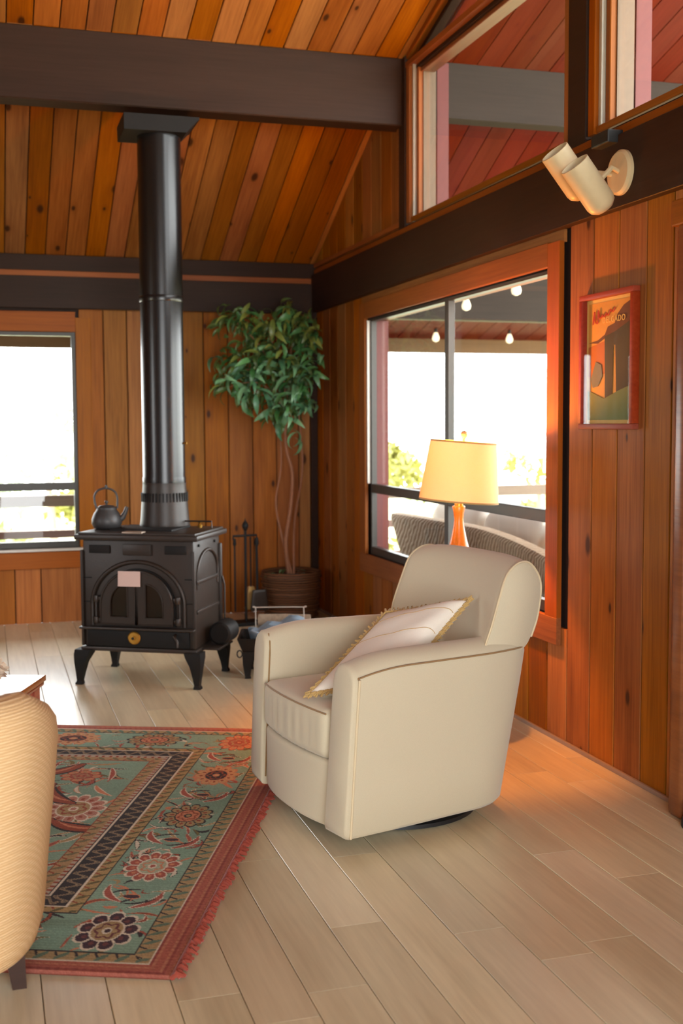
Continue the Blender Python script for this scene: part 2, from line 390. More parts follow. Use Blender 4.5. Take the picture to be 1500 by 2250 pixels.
# ---- right wall
RY0, RY1, RZ0, RZ1 = 4.685, 7.245, 0.555, 2.072      # lower window
CZ0, CZ1 = 2.555, 3.44                               # clerestory
wr = MB()
def wbx(y0, y1, z0, z1): wr.box((XW+0.075, (y0+y1)/2, (z0+z1)/2), (0.11, y1-y0, z1-z0))
wbx(YF, 3.4, 0, 2.5) if False else None
wbx(3.5, RY0, 0, 2.52); wbx(RY1, YB, 0, 2.52); wbx(RY0, RY1, 0, RZ0); wbx(RY0, RY1, RZ1, 2.52); wbx(YF, 2.55, 0, 2.52); wbx(2.55, 3.5, 2.1, 2.52)
def gable(y0, y1, z0):
    ys = sorted({y0, y1, *[y for y in (YK, YR) if y0 < y < y1]})
    rz = lambda y: (roofz(y) if y > YR else roofz(YR)-S2*(YR-y))+0.02
    prof = [(y, z0) for y in (ys[0], ys[-1])]+[(y, rz(y)) for y in reversed(ys)]
    wr.prism(prof, lambda a, b, x: (x, a, b), XW+0.02, XW+0.13)
gable(6.60, YB, 2.52); gable(YF, 2.2, 2.52)
wr = wr.build('wall_right', M['backing']); struct(wr, 'cedar board wall with the wide window on the right', 'wall')
NR = (-1, 0, 0)
yedge = [3.60, 3.735, 3.915, 4.115, 4.315, 4.515, 4.70, 4.89, 5.08, 5.27, 5.46, 5.65, 5.84, 6.03, 6.22, 6.41, 6.60, 6.79, 6.98, 7.17, 7.36, 7.55, 7.74, 7.93, 8.12, 8.31, YB]
for a, b in zip(yedge[:-1], yedge[1:]):
    yc = (a+b)/2; w = b-a-0.008
    if RY0-0.1 < yc < RY1+0.03:
        board((XW, yc, 0.0), (XW, yc, RZ0-0.05), w, 0.018, NR, M['cedar'], wr)
    else:
        board((XW, yc, 0.0), (XW, yc, 2.3), w, 0.018, NR, M['cedar'], wr)
    if yc > 6.6:
        board((XW, yc, 2.45), (XW, yc, roofz(a)+0.02), w, 0.018, NR, M['cedar'], wr)
MB().box((XW+0.01, (YF+2.6)/2, 1.2), (0.02, 2.6-YF, 2.4)).build('wall_field', M['plainwood'], wr)
board((XW-0.04, YF, 2.358), (XW-0.04, YB-0.04, 2.358), 0.275, 0.06, NR, M['beam'], wr, 'wall_beam')
board((XW-0.02, YF, 2.518), (XW-0.02, YB-0.04, 2.518), 0.034, 0.03, NR, M['casing'], wr, 'wood_strip')
board((XW-0.006, YF, 2.541), (XW-0.006, YB-0.04, 2.541), 0.010, 0.02, NR, M['beamdark'], wr, 'shadow_strip')
board((XW-0.016, 6.6, 2.566), (XW-0.016, YB, 2.566), 0.03, 0.02, NR, M['casing'], wr, 'wood_strip')
# thin pale strip where wall meets floor
bb = MB().cbox((XW-0.006, (3.6+YB)/2, 0.009), (0.012, YB-3.6, 0.018), 0.002).build('baseboard_right', plain('grey_base_strip', lin(150, 130, 116), 0.5)); struct(bb, 'thin pale strip along the foot of the right wall', 'baseboard')

# lower right window
w2 = struct(empty('window_2', (XW, (RY0+RY1)/2, RZ0)), 'wide window in the right wall behind the lamp', 'window')
XO = XW-0.024
board((XO, RY0-0.062, RZ0-0.115), (XO, RY0-0.062, RZ1+0.1), 0.115, 0.022, NR, M['casing'], w2, 'casing')
board((XO, RY1+0.062, RZ0-0.115), (XO, RY1+0.062, RZ1+0.1), 0.115, 0.022, NR, M['casing'], w2, 'casing')
board((XO, RY0-0.005, RZ1+0.054), (XO, RY1+0.005, RZ1+0.054), 0.105, 0.022, NR, M['casing'], w2, 'casing')
board((XO-0.001, RY0-0.12, RZ0-0.065), (XO-0.001, RY1+0.12, RZ0-0.065), 0.12, 0.022, NR, M['casing'], w2, 'casing')
board((XW-0.004, RY0-0.12, RZ1+0.15), (XW-0.004, RY1+0.12, RZ1+0.15), 0.11, 0.015, NR, M['cedar'], w2, 'head_board')
for z, w in ((RZ0+0.02, 0.05), (0.98, 0.056), (RZ1-0.010, 0.018)):
    frame_bar((XW+0.012, RY0, z), (XW+0.012, RY1, z), w, 0.04, NR, M['alu'], w2)
for yy, w in ((RY0+0.012, 0.03), (RY1-0.014, 0.030), (5.93, 0.050)):
    frame_bar((XW+0.010, yy, RZ0), (XW+0.010, yy, RZ1), w, 0.038, NR, M['alu'], w2)
for y0, y1 in ((RY0, 5.91), (5.95, RY1)):
    for z0, z1 in ((RZ0, 0.955), (1.005, RZ1)): pane((XW+0.05, (y0+y1)/2, (z0+z1)/2), (0.004, y1-y0, z1-z0), w2)
for z in (RZ0+0.004, RZ1-0.004): MB().box((XW+0.075, (RY0+RY1)/2, z), (0.11, RY1-RY0, 0.008)).build('reveal', M['silver' if z < 1 else 'casing'], w2)
for yy in (RY0+0.004, RY1-0.004): MB().box((XW+0.09, yy, (RZ0+RZ1)/2), (0.09, 0.008, RZ1-RZ0-0.02)).build('reveal', M['pink'], w2)
MB().cbox((XW+0.004, RY1-0.006, (1.0+RZ1)/2), (0.03, 0.012, RZ1-1.02), 0.003).build('pale_stop', M['silver'], w2)

# clerestory windows with triangle lights above the transom
def clerestory(name, y0, y1, label):
    """y1 is the far jamb (camera sees its near face)"""
    t = struct(empty(name, (XW, (y0+y1)/2, CZ0)), label, 'window')
    frame_bar((XW-0.012, y1-0.03, CZ0), (XW-0.012, y1-0.03, CZ1), 0.05, 0.03, NR, M['casing'], t, 'casing')
    MB().cbox((XW+0.012, y1-0.075, (CZ0+CZ1)/2), (0.02, 0.022, CZ1-CZ0), 0.004).build('pale_stop', M['silver'], t)
    frame_bar((XW+0.02, y1-0.105, CZ0), (XW+0.02, y1-0.105, CZ1), 0.035, 0.03, NR, M['casing'], t, 'casing')
    MB().box((XW+0.085, y1-0.125, (CZ0+CZ1)/2), (0.075, 0.01, CZ1-CZ0)).build('jamb', M['beige'], t)
    MB().box((XW+0.165, y1-0.125, (CZ0+CZ1)/2), (0.07, 0.012, CZ1-CZ0)).build('jamb', M['pink'], t)
    frame_bar((XW-0.012, y0+0.025, CZ0), (XW-0.012, y0+0.025, CZ1), 0.045, 0.06, NR, M['casing'], t, 'casing')
    frame_bar((XW+0.0, y0, CZ0+0.016), (XW+0.0, y1, CZ0+0.016), 0.03, 0.09, NR, M['casing'], t, 'sill')
    frame_bar((XW-0.014, y0, CZ1+0.012), (XW-0.014, y1, CZ1+0.012), 0.034, 0.05, NR, M['casing'], t, 'transom')
    frame_bar((XW+0.02, y0, CZ1-0.02), (XW+0.02, y1, CZ1-0.02), 0.022, 0.05, NR, M['beamdark'], t, 'transom')
    frame_bar((XW+0.035, y0, CZ1-0.042), (XW+0.035, y1, CZ1-0.042), 0.024, 0.08, NR, M['varnish'], t, 'transom')
    pane((XW+0.055, (y0+y1)/2, (CZ0+CZ1)/2), (0.004, y1-y0, CZ1-CZ0), t)
    zz = lambda y: (roofz(y) if y > YR else roofz(YR)-S2*(YR-y))
    MB().prism([(y0, CZ1+0.03), (y1, CZ1+0.03), (y1, max(CZ1+0.031, zz(y1))), (y0, zz(y0))], lambda a, b, x: (x, a, b), XW+0.052, XW+0.056).build('pane', M['glass'], t)
    frame_bar((XW-0.01, y0, zz(y0)-0.02), (XW-0.01, y1, zz(y1)-0.02), 0.035, 0.05, NR, M['casing'], t, 'rake_casing')
    frame_bar((XW+0.03, y0, zz(y0)-0.05), (XW+0.03, y1, zz(y1)-0.05), 0.03, 0.05, NR, M['beamdark'], t, 'rake_casing')
    return t
clerestory('window_3', 4.515, 6.50, 'high window above the wall beam, beside the cross beam')
clerestory('window_4', 2.30, 4.36, 'high window above the wall beam, nearest the viewer')
ps = MB().cbox((XW+0.03, 4.437, (2.53+roofz(4.43))/2), (0.1, 0.15, roofz(4.43)-2.53), 0.004).build('trim_3', M['beamdark']); struct(ps, 'dark post between the two high windows', 'post')
ps = MB().cbox((XW+0.03, 6.55, (2.53+3.5)/2), (0.1, 0.10, 3.5-2.53), 0.004).build('trim_4', M['beamdark']); struct(ps, 'dark post where the cross beam meets the right wall', 'post')
ps = MB().cbox((XW-0.004, 6.63, 2.85), (0.02, 0.05, 0.55), 0.003).build('trim_5', M['casing']); struct(ps, 'orange trim board beside the dark end post', 'trim')

# door casing at the right edge of the frame
d1 = struct(empty('door_1', (2.34, 3.5, 0)), 'varnished wooden door frame at the right edge', 'door')
MB().cbox((2.345, 3.55, 1.04), (0.085, 0.09, 2.08), 0.022).build('jamb', M['varnish'], d1, 60)
MB().cbox((2.36, 3.485, 1.03), (0.085, 0.03, 2.06), 0.004).build('stop', M['varnish'], d1)
MB().cbox((2.345, 3.0, 2.12), (0.085, 1.25, 0.09), 0.006).build('head_casing', M['casing'], d1)
MB().cbox((2.345, 2.5, 1.04), (0.085, 0.09, 2.08), 0.006).build('jamb', M['casing'], d1)
leaf_ = MB().cbox((2.43, 3.02, 1.055), (0.04, 1.03, 2.11), 0.004).build('door_leaf', M['varnish'], d1)
hd_ = MB().lathe([(0.026, 0), (0.026, 0.006), (0.010, 0.010), (0.010, 0.045)], 20, (2.41, 2.63, 1.0), Matrix.Rotation(R(-90), 3, 'Y')).tube([(2.365, 2.63, 1.0), (2.36, 2.66, 1.0), (2.36, 2.75, 1.0)], 0.009, 10).build('door_handle', M['brass'], d1, 40)
dm = Matrix.Rotation(R(90), 3, 'Y')
ds = empty('door_stop', (2.30, 3.44, 0)); tag(ds, 'black rubber door stop on the floor by the door frame', 'door stop')
MB().lathe([(0.03, 0), (0.034, 0.01), (0.03, 0.035), (0.02, 0.045)], 16).build('base', M['black'], ds, 40)
MB().lathe([(0.012, 0.0), (0.012, 0.02), (0.02, 0.025), (0.02, 0.04)], 12, (0, 0, 0.04)).build('bumper', M['black'], ds, 40)

# unseen walls
wl = MB()
for y0, y1, z0, z1 in ((YF, LWY-LWW/2, 0, 4.6), (LWY+LWW/2, YB, 0, 4.6), (LWY-LWW/2, LWY+LWW/2, 0, 0.85), (LWY-LWW/2, LWY+LWW/2, 2.05, 4.6)): wl.box((XL-0.05, (y0+y1)/2, (z0+z1)/2), (0.1, y1-y0, z1-z0))
struct(wl.build('wall_left', M['plainwood']), 'plain wood wall on the left with a window', 'wall')
wf = MB()
for x0, x1, z0, z1 in ((XL, FDX-FDW/2, 0, 3.6), (FDX+FDW/2, XW+0.1, 0, 3.6), (FDX-FDW/2, FDX+FDW/2, 2.5, 3.6)): wf.box(((x0+x1)/2, YF-0.05, (z0+z1)/2), (x1-x0, 0.1, z1-z0))
struct(wf.build('wall_front', M['plaster']), 'off-white wall behind the viewer with a glazed door', 'wall')  # unseen; off-white, with its opening sized, to brighten the room

# ================================================================== OUTSIDE
ZD = -0.12
deck = MB().box((2.0, 10.0, ZD-0.05), (14, 3.2, 0.08)).box((4.3, 4.0, ZD-0.05), (3.6, 9.2, 0.08)).build('deck', M['graybeam']); struct(deck, 'grey porch deck outside the windows', 'deck')
grd = MB().box((4, 24, -3.2), (120, 90, 0.2)).build('ground', plain('dry_grass', lin(206, 200, 150), 0.9, 0, 1.5, 0.25)); struct(grd, 'pale sunlit ground beyond the porch', 'ground')
prc = roof_slab('porch_ceiling', XW+0.14, 6.2, [(10.0, roofz(10.0)+0.022), (YB, roofz(YB)+0.022), (YK, ZK+0.022), (2.0, roofz(2.0)+0.022)], 0.08, M['backing']); struct(prc, 'red stained plank ceiling of the porch', 'ceiling')
x = XW+0.14
while x < 6.1:
    w = CW*1.15
    board((x+w/2, YB, ZE), (x+w/2, YK, ZK), w-0.004, 0.02, (0, -S1, -1), M['redwood'], prc, 'soffit_plank')
    board((x+w/2, YK, ZK), (x+w/2, 2.2, roofz(2.2)), w-0.004, 0.02, (0, -S2, -1), M['redwood'], prc, 'soffit_plank')
    x += w
ev = roof_slab('eave_soffit', -3.6, 6.2, [(10.0, roofz(10.0)+0.022), (YB+0.13, roofz(YB+0.13)+0.022)], 0.08, M['backing']); struct(ev, 'red stained soffit of the eave along the back', 'soffit')
x = -1.6
while x < 6.1:
    w = CW*1.15
    board((x+w/2, 10.0, roofz(10.0)), (x+w/2, YB+0.13, roofz(YB+0.13)), w-0.004, 0.02, (0, -S2, -1), M['redwood'], ev, 'soffit_plank'); x += w
fa = board((-3.6, 10.0, roofz(10.0)-0.05), (6.2, 10.0, roofz(10.0)-0.05), 0.15, 0.04, (0, -1, 0), wood('weathered_fascia', lin(104, 84, 56), lin(132, 108, 74), 0.1), None, 'fascia_board'); struct(fa, 'brown fascia board along the edge of the eave', 'fascia')
ob = board((XW+0.14, YB, 2.375), (6.2, YB, 2.375), 0.36, 0.12, (0, -1, 0), M['graybeam'], None, 'porch_beam'); struct(ob, 'grey porch beam behind the string lights', 'beam')
ob = board((XW+0.14, 6.55, 3.345), (6.2, 6.55, 3.345), 0.32, 0.12, (0, -1, 0), M['graybeam'], None, 'porch_beam'); struct(ob, 'grey porch beam seen through the high windows', 'beam')
# railing along the north edge
rl = empty('deck_railing', (2, 9.95, ZD)); tag(rl, 'weathered wooden railing of three rails along the porch edge', 'railing')
M['rail'] = wood('weathered_rail', lin(120, 98, 84), lin(158, 134, 116), 0.2)
for z, h in ((0.775, 0.095), (0.50, 0.065), (0.22, 0.065)):
    board((-4, 9.93, z), (7, 9.93, z), h, 0.05, (0, -1, 0), M['rail'], rl, 'rail')
for xx in (-2.6, -0.9, 1.35, 2.85, 5.2, 6.9):
    board((xx, 9.97, ZD), (xx, 9.97, 0.80), 0.09, 0.09, (0, -1, 0), M['rail'], rl, 'post')
rl2 = empty('deck_railing', (6.0, 6.0, ZD)); tag(rl2, 'weathered wooden railing along the side of the porch', 'railing')
for z, h in ((0.775, 0.095), (0.50, 0.065), (0.22, 0.065)):
    board((6.1, 1.0, z), (6.1, 9.9, z), h, 0.05, (-1, 0, 0), M['rail'], rl2, 'rail')
for yy in (2.0, 4.0, 6.0, 8.0): board((6.14, yy, ZD), (6.14, yy, 0.8), 0.09, 0.09, (-1, 0, 0), M['rail'], rl2, 'post')
# string lights
M['bulb'] = emit('bulb_glow', (1.0, 0.86, 0.62, 1), 1.6)
def string(name, pts, bulbs, label):
    t = empty(name, pts[0]); tag(t, label, 'string lights'); o = Vector(pts[0])
    MB().tube([Vector(p)-o for p in pts], 0.005, 6).build('cord', M['black'], t)
    for p in bulbs:
        p = Vector(p)-o
        s = MB().lathe([(0.012, 0), (0.014, 0.005), (0.014, 0.05), (0.008, 0.06)], 10, p+Vector((0, 0, 0.03))).build('socket', M['black'], t, 40)
        MB().lathe([(0.010, 0.045), (0.018, 0.03), (0.030, 0.0), (0.032, -0.015), (0.026, -0.034), (0.008, -0.044)], 14, p).build('bulb', M['bulb'], t, 60)
def sag(a, b, n, d): return [Vector(a).lerp(Vector(b), i/n)-Vector((0, 0, d*math.sin(math.pi*i/n))) for i in range(n+1)]
b1 = [(3.2, 9.35, 2.228), (3.2, 7.555, 2.215), (3.2, 6.76, 2.235), (3.2, 5.9, 2.24)]
string('string_lights', [(3.2, 9.9, 2.32), (3.2, 9.35, 2.315), (3.2, 7.555, 2.30), (3.2, 6.76, 2.32), (3.2, 5.9, 2.325), (3.2, 4.5, 2.35)], b1, 'string of lit bulbs hanging close to the window under the porch roof')
b2 = [(3.84, 9.75, 2.16), (4.55, 9.75, 2.158), (5.3, 9.75, 2.17)]
string('string_lights', [(3.0, 9.75, 2.27), (3.84, 9.75, 2.245), (4.55, 9.75, 2.243), (5.3, 9.75, 2.255), (6.1, 9.75, 2.30)], b2, 'string of lit bulbs hanging along the far eave of the porch')
# garden trees
def leafmat(name, a, b):
    m, nt, bs = newmat(name); n = noise(nt, coords(nt, (1, 1, 1), False), 3.0, 3)
    nt.links.new(mix(nt, n, a, b), bs.inputs['Base Color']); bs.inputs['Roughness'].default_value = 0.7
    bs.inputs['Transmission Weight'].default_value = 0.0
    return m
M['tree1'] = leafmat('sunlit_foliage', lin(120, 126, 56), lin(176, 172, 98)); M['tree2'] = leafmat('pale_green_foliage', lin(108, 128, 74), lin(164, 176, 118))
M['bark'] = wood('grey_bark', lin(120, 104, 88), lin(168, 150, 128), 0.1)
def tree(loc, h, rad, n, mat, label, lsz=0.13):
    t = empty('garden_tree', loc); tag(t, label, 'tree', 'trees beyond the porch')
    rs = np.random.RandomState(int(abs(loc[0]*100+loc[1]*7)))
    mb = MB(); mb.tube([(0, 0, 0), (0.1, 0.05, h*0.4), (-0.05, 0, h*0.8)], [0.14, 0.1, 0.04], 8).build('trunk', M['bark'], t)
    vs = []; fs = []
    cl = [(rs.normal(0, rad*0.5), rs.normal(0, rad*0.5), h*rs.uniform(0.35, 1.0), rad*rs.uniform(0.25, 0.5)) for _ in range(14)]
    for i in range(n):
        c = cl[rs.randint(len(cl))]; d = rs.normal(size=3); d /= np.linalg.norm(d); p = np.array(c[:3])+d*c[3]*rs.uniform(0.3, 1.0)
        a = rs.normal(size=3); a /= np.linalg.norm(a); b = np.cross(a, rs.normal(size=3)); b /= np.linalg.norm(b); s = lsz*rs.uniform(0.5, 1.0)
        o = len(vs); vs += [p-a*s, p+b*s*0.4, p+a*s, p-b*s*0.4]; fs.append((o, o+1, o+2, o+3))
    me = bpy.data.meshes.new('foliage'); me.from_pydata([tuple(v) for v in vs], [], fs); link('foliage', me, mat, t)
G0 = -3.1
tree((-0.2, 16.5, G0), 4.3, 0.9, 1700, M['tree2'], 'pale bushy tree seen through the left part of the back window')
tree((1.05, 20.5, G0), 4.8, 0.9, 1700, M['tree1'], 'sunlit tree seen right of the pale one through the back window')
tree((5.6, 17, G0), 4.4, 0.75, 1200, M['tree1'], 'slim sunlit tree left of the window mullion')
tree((7.35, 17, G0), 4.0, 0.6, 900, M['tree2'], 'low pale tree behind the lamp shade')
tree((8.75, 17.5, G0), 4.4, 0.7, 1200, M['tree1'], 'sunlit bush at the right end of the wide window')

# ================================================================== RUG
RA = R(22.8)
rug = empty('area_rug', (0.443, 2.869, 0.0), -RA)     # local y runs along the fringed edge, local -x across the rug
tag(rug, 'patterned teal and red oriental rug with red fringe on the floor', 'rug')
def rug_colors(S, Wd):
    """colours of the woven pattern at distances S along and Wd across from the near fringed corner"""
    rs = np.random.RandomState(3)
    c = lambda r, g, b: np.array(lin(r, g, b)[:3])
    TEAL, TAN, DARK, RED, ORG, WHT, RUST, OLV, PURP = c(122, 158, 136), c(164, 138, 92), c(62, 60, 62), c(164, 84, 66), c(198, 124, 84), c(206, 196, 172), c(150, 76, 52), c(120, 108, 66), c(74, 58, 66)
    LENW, LEN = 3.2, 2.4
    col = np.zeros(S.shape+(3,)); dR = Wd-0.10; dN = S-0.05; dF = 2.322-S; dL = LENW-0.1-Wd
    d = np.minimum(np.minimum(dR, dN), np.minimum(dF, dL))
    side = (np.minimum(dR, dL) < np.minimum(dN, dF)); t = np.where(side, S, Wd)
    def put(mask, cc, a=1.0): col[mask] = col[mask]*(1-a)+cc*a
    col[:] = TEAL
    n1 = rs.rand(*S.shape)
    # field tint clouds
    cl = 0.5+0.5*np.sin(S*9+2*np.sin(Wd*7))*np.cos(Wd*8+1.5*np.sin(S*5)); col *= (0.92+0.16*cl)[..., None]
    # ---- strokes and motifs
    def rosette(cs, cw, rS, rW, pal, npet=10, a0=0.0):
        x = (S-cs)/rS; y = (Wd-cw)/rW; m = (np.abs(x) < 1.3) & (np.abs(y) < 1.3)
        r = np.hypot(x, y); th = np.arctan2(y, x)+a0; lob = 0.74+0.28*np.abs(np.cos(npet*th/2))**0.6
        q = r/lob
        put(m & (q < 1.08), pal[0]); put(m & (q < 0.98), pal[1])
        pet = np.cos(npet*th) < -0.90; put(m & (q < 0.98) & (q > 0.62) & pet, pal[0])
        put(m & (np.hypot((r-0.72)*1.4, 0.36*((((th*npet/(2*math.pi))+0.5) % 1)-0.5)*2) < 0.13), pal[2])
        put(m & (r < 0.58), pal[0]); put(m & (r < 0.52), pal[3]); put(m & (np.abs(r-0.36+0.06*np.cos(6*th)) < 0.045), pal[2]); put(m & (r < 0.17), pal[0]); put(m & (r < 0.1), pal[1])
    def stroke(p0, p1, p2, w, cc, edge=None):
        k = np.linspace(0, 1, 24)[:, None]; P = (1-k)**2*np.array(p0)+2*k*(1-k)*np.array(p1)+k*k*np.array(p2)
        lo = P.min(0)-w*1.5; hi = P.max(0)+w*1.5
        m = (S > lo[0]) & (S < hi[0]) & (Wd > lo[1]) & (Wd < hi[1])
        if not m.any(): return
        ss = S[m]; ww = Wd[m]; best = np.full(ss.shape, 9.0)
        for i, (a, b) in enumerate(P): best = np.minimum(best, np.hypot(ss-a, ww-b)/(w*(0.25+0.75*math.sin(math.pi*min(0.95, (i+1.5)/24)))))
        idx = np.where(m)
        if edge is not None: e = best < 1.45; col[idx[0][e], idx[1][e]] = edge
        e = best < 1.0; col[idx[0][e], idx[1][e]] = cc
    def comma(s, w, L, th, bend, wd, cc, edge=None):
        u = np.array([math.cos(th), math.sin(th)]); n = np.array([-u[1], u[0]]); p = np.array([s, w])
        stroke(p-u*L/2, p+n*bend, p+u*L/2, wd, cc, edge)
    def sprinkle(s0, s1, w0, w1, n, L0, L1, wd):
        for _ in range(n):
            cc = [RED, ORG, RUST, DARK, TAN, WHT, RED, ORG, OLV][rs.randint(9)]
            comma(rs.uniform(s0, s1), rs.uniform(w0, w1), rs.uniform(L0, L1), rs.uniform(0, 6.28), rs.uniform(-0.05, 0.05), wd*rs.uniform(0.6, 1.3), cc, [None, DARK, WHT, ORG][rs.randint(4)])
    sprinkle(0.1, 2.3, 0.17, 0.38, 190, 0.03, 0.10, 0.0055)
    sprinkle(0.12, 0.34, 0.4, 1.7, 120, 0.03, 0.10, 0.0055); sprinkle(2.04, 2.30, 0.4, 1.7, 120, 0.03, 0.10, 0.0055)
    sprinkle(0.6, 1.8, 0.6, 1.7, 260, 0.05, 0.18, 0.008)
    pals = [(WHT, PURP, c(112, 66, 66), TAN), (WHT, RED, ORG, c(160, 170, 140)), (DARK, TAN, RUST, ORG), (ORG, c(196, 150, 96), RUST, DARK), (RUST, ORG, TAN, RED)]
    for i, s in enumerate((0.234, 0.711, 1.194, 1.678, 2.155)): rosette(s, 0.267, 0.118, 0.082, pals[i], 9 if i == 0 else 12, 0.3*i)
    for i, w in enumerate((0.648, 1.017, 1.386)):
        rosette(2.165, w, 0.095, 0.115, [pals[2], pals[3], pals[1]][i], 12); rosette(0.232, w, 0.095, 0.105, [pals[3], pals[1], pals[2]][i], 11)
    for s0 in (0.47, 0.95, 1.43, 1.91):      # leaf pairs between rosettes
        for sg in (-1, 1):
            comma(s0+0.02*sg, 0.267+sg*0.055, 0.13, 0.5*sg, 0.04*sg, 0.011, RED, WHT); comma(s0-0.03*sg, 0.267-sg*0.03, 0.10, 2.0, 0.03*sg, 0.006, DARK)
        comma(s0, 0.267, 0.04, 1.5, 0, 0.014, PURP, ORG)
    rosette(1.23, 0.70, 0.15, 0.11, (WHT, c(176, 120, 100), RUST, TAN), 13); rosette(0.92, 1.05, 0.17, 0.14, pals[1], 12); rosette(1.55, 1.12, 0.13, 0.12, pals[3], 12); rosette(1.62, 0.80, 0.07, 0.08, pals[4], 8); rosette(0.86, 0.72, 0.05, 0.045, pals[4], 7); rosette(1.20, 1.45, 0.2, 0.16, pals[0], 14)
    for (s, w, th) in ((1.40, 0.80, 0.6), (1.0, 0.86, -0.7), (1.08, 0.62, 1.3), (1.70, 0.95, 2.2), (0.74, 0.9, 1.0)): comma(s, w, 0.26, th, 0.09, 0.030, RUST, DARK); comma(s, w, 0.2, th, 0.08, 0.008, ORG)
    # ---- bands
    def band(a, b): return (d >= a) & (d < b)
    ph = lambda per: (t/per) % 1.0
    def leafband(a, b, per, base, cc, c2):
        m = band(a, b); put(m, base); v = (d-a)/(b-a); f = ((t/per)+v*0.55) % 1.0
        put(m & (np.abs(f-0.5) < 0.16*np.sin(np.pi*np.clip(v, 0, 1))+0.03), cc); put(m & (np.abs(((t/per)-v*0.4+0.25) % 1.0-0.5) < 0.07) & (v > 0.5), c2)
    leafband(0.0, 0.05, 0.055, TAN, c(96, 120, 100), DARK); put(band(0.048, 0.054), DARK); put(band(-0.004, 0.003), WHT)
    leafband(0.29, 0.33, 0.055, c(168, 140, 86), c(104, 96, 62), RUST); put(band(0.286, 0.291), DARK); put(band(0.33, 0.337), WHT)
    m = band(0.337, 0.405); put(m, DARK); v = (d-0.371)/0.034
    z = 0.62*np.sin(2*np.pi*t/0.062); put(m & (np.abs(v-z) < 0.30) & (np.abs(v) < 0.85), c(150, 128, 96)); put(m & (np.abs(v-z) < 0.12) & (np.abs(v) < 0.8), c(110, 100, 84))
    put(band(0.405, 0.413), WHT); put(band(0.413, 0.418), DARK); put(band(0.418, 0.436), c(176, 160, 136)); put(band(0.418, 0.436) & (np.abs(ph(0.03)-0.5) < 0.18), RUST)
    leafband(0.436, 0.48, 0.06, c(170, 138, 92), c(120, 112, 78), RUST); put(band(0.478, 0.483), RUST)
    # red end weave with stripes
    m = d < -0.004; put(m, c(172, 92, 72)); st = np.where(side, Wd, S)
    put(m & ((np.floor(st/0.009)).astype(int) % 3 == 0), c(184, 116, 84)); put(m & ((np.floor(st/0.009)).astype(int) % 5 == 0), c(142, 66, 60))
    put(m & ((np.floor(t/0.012)+np.floor(st/0.009)).astype(int) % 2 == 0), c(160, 84, 66), 0.5)
    g = col.mean(-1, keepdims=True); col = g+(col-g)*0.82
    col *= (0.92+0.30*n1)[..., None]
    ln = 0.94+0.1*(np.floor(S/0.008).astype(int) % 2); col *= ln[..., None]
    return np.clip(col, 0, 1)
rm, nt_, b_ = newmat('woven_rug_wool'); at = nd(nt_, 'ShaderNodeVertexColor'); at.layer_name = 'weave'
nt_.links.new(at.outputs[0], b_.inputs['Base Color']); b_.inputs['Roughness'].default_value = 0.95; b_.inputs['Specular IOR Level'].default_value = 0.1
bump(nt_, b_, noise(nt_, coords(nt_, (1, 1, 1), False), 350, 2), 0.5, 0.003)
def rug_sheet(name, s_arr, w_arr):
    ns, nw = len(s_arr), len(w_arr); S, Wd = np.meshgrid(s_arr, w_arr, indexing='ij')
    Z = 0.009+0.0012*np.sin(S*3.1+Wd*2)*np.sin(Wd*4)
    ed = np.minimum(np.minimum(S+0.02, 2.4-S), 1.0); Z = np.where(ed < 0.012, 0.004, Z)
    V = np.stack([-Wd, S, Z], -1).reshape(-1, 3)
    i = np.arange(ns*nw).reshape(ns, nw); F = np.stack([i[:-1, :-1], i[:-1, 1:], i[1:, 1:], i[1:, :-1]], -1).reshape(-1, 4)
    me = bpy.data.meshes.new(name); me.vertices.add(len(V)); me.vertices.foreach_set('co', V.ravel()); me.loops.add(F.size); me.loops.foreach_set('vertex_index', F.ravel().astype(np.int32))
    me.polygons.add(len(F)); me.polygons.foreach_set('loop_start', np.arange(0, F.size, 4, dtype=np.int32)); me.polygons.foreach_set('loop_total', np.full(len(F), 4, dtype=np.int32)); me.update(calc_edges=True); me.validate()
    ca = me.color_attributes.new('weave', 'FLOAT_COLOR', 'POINT'); colr = rug_colors(S, Wd).reshape(-1, 3); ca.data.foreach_set('color', np.concatenate([colr, np.ones((len(colr), 1))], 1).ravel())
    return link(name, me, rm, rug)
rug_sheet('woven_field', np.arange(-0.02, 2.4001, 0.004), np.arange(0.02, 1.72, 0.004))
rug_sheet('woven_field', np.arange(-0.02, 2.4001, 0.02), np.arange(1.716, 3.2, 0.02))
MB().box((-1.6, 1.19, 0.0035), (3.16, 2.40, 0.006)).build('backing', plain('rug_backing', lin(120, 70, 54), 0.95), rug)
fr = MB(); rs_ = random.Random(5); s = -0.02
while s < 2.40:
    a = rs_.uniform(-0.5, 0.5); L = rs_.uniform(0.015, 0.036); r0 = rs_.uniform(0.004, 0.0065)
    p = Vector((-0.022, s, 0.010)); q = p+Vector((L*math.cos(a), L*math.sin(a), rs_.uniform(-0.004, 0.004)))
    fr.tube([p, (p+q)/2+Vector((0, 0, rs_.uniform(0.002, 0.010))), q], [r0*0.8, r0*1.2, r0*0.7], 5); s += rs_.uniform(0.006, 0.011)
fo = fr.build('fringe', fabric('red_fringe_wool', lin(150, 66, 50), 600, 0.35), rug, 60, 'red wool fringe along the edge'); fo['kind'] = 'stuff'
MB().tube([(-0.02, y*0.05-0.02, 0.010) for y in range(49)], 0.007, 8).build('edge_cord', fabric('red_edge_cord', lin(150, 62, 50), 500, 0.3), rug, 60)

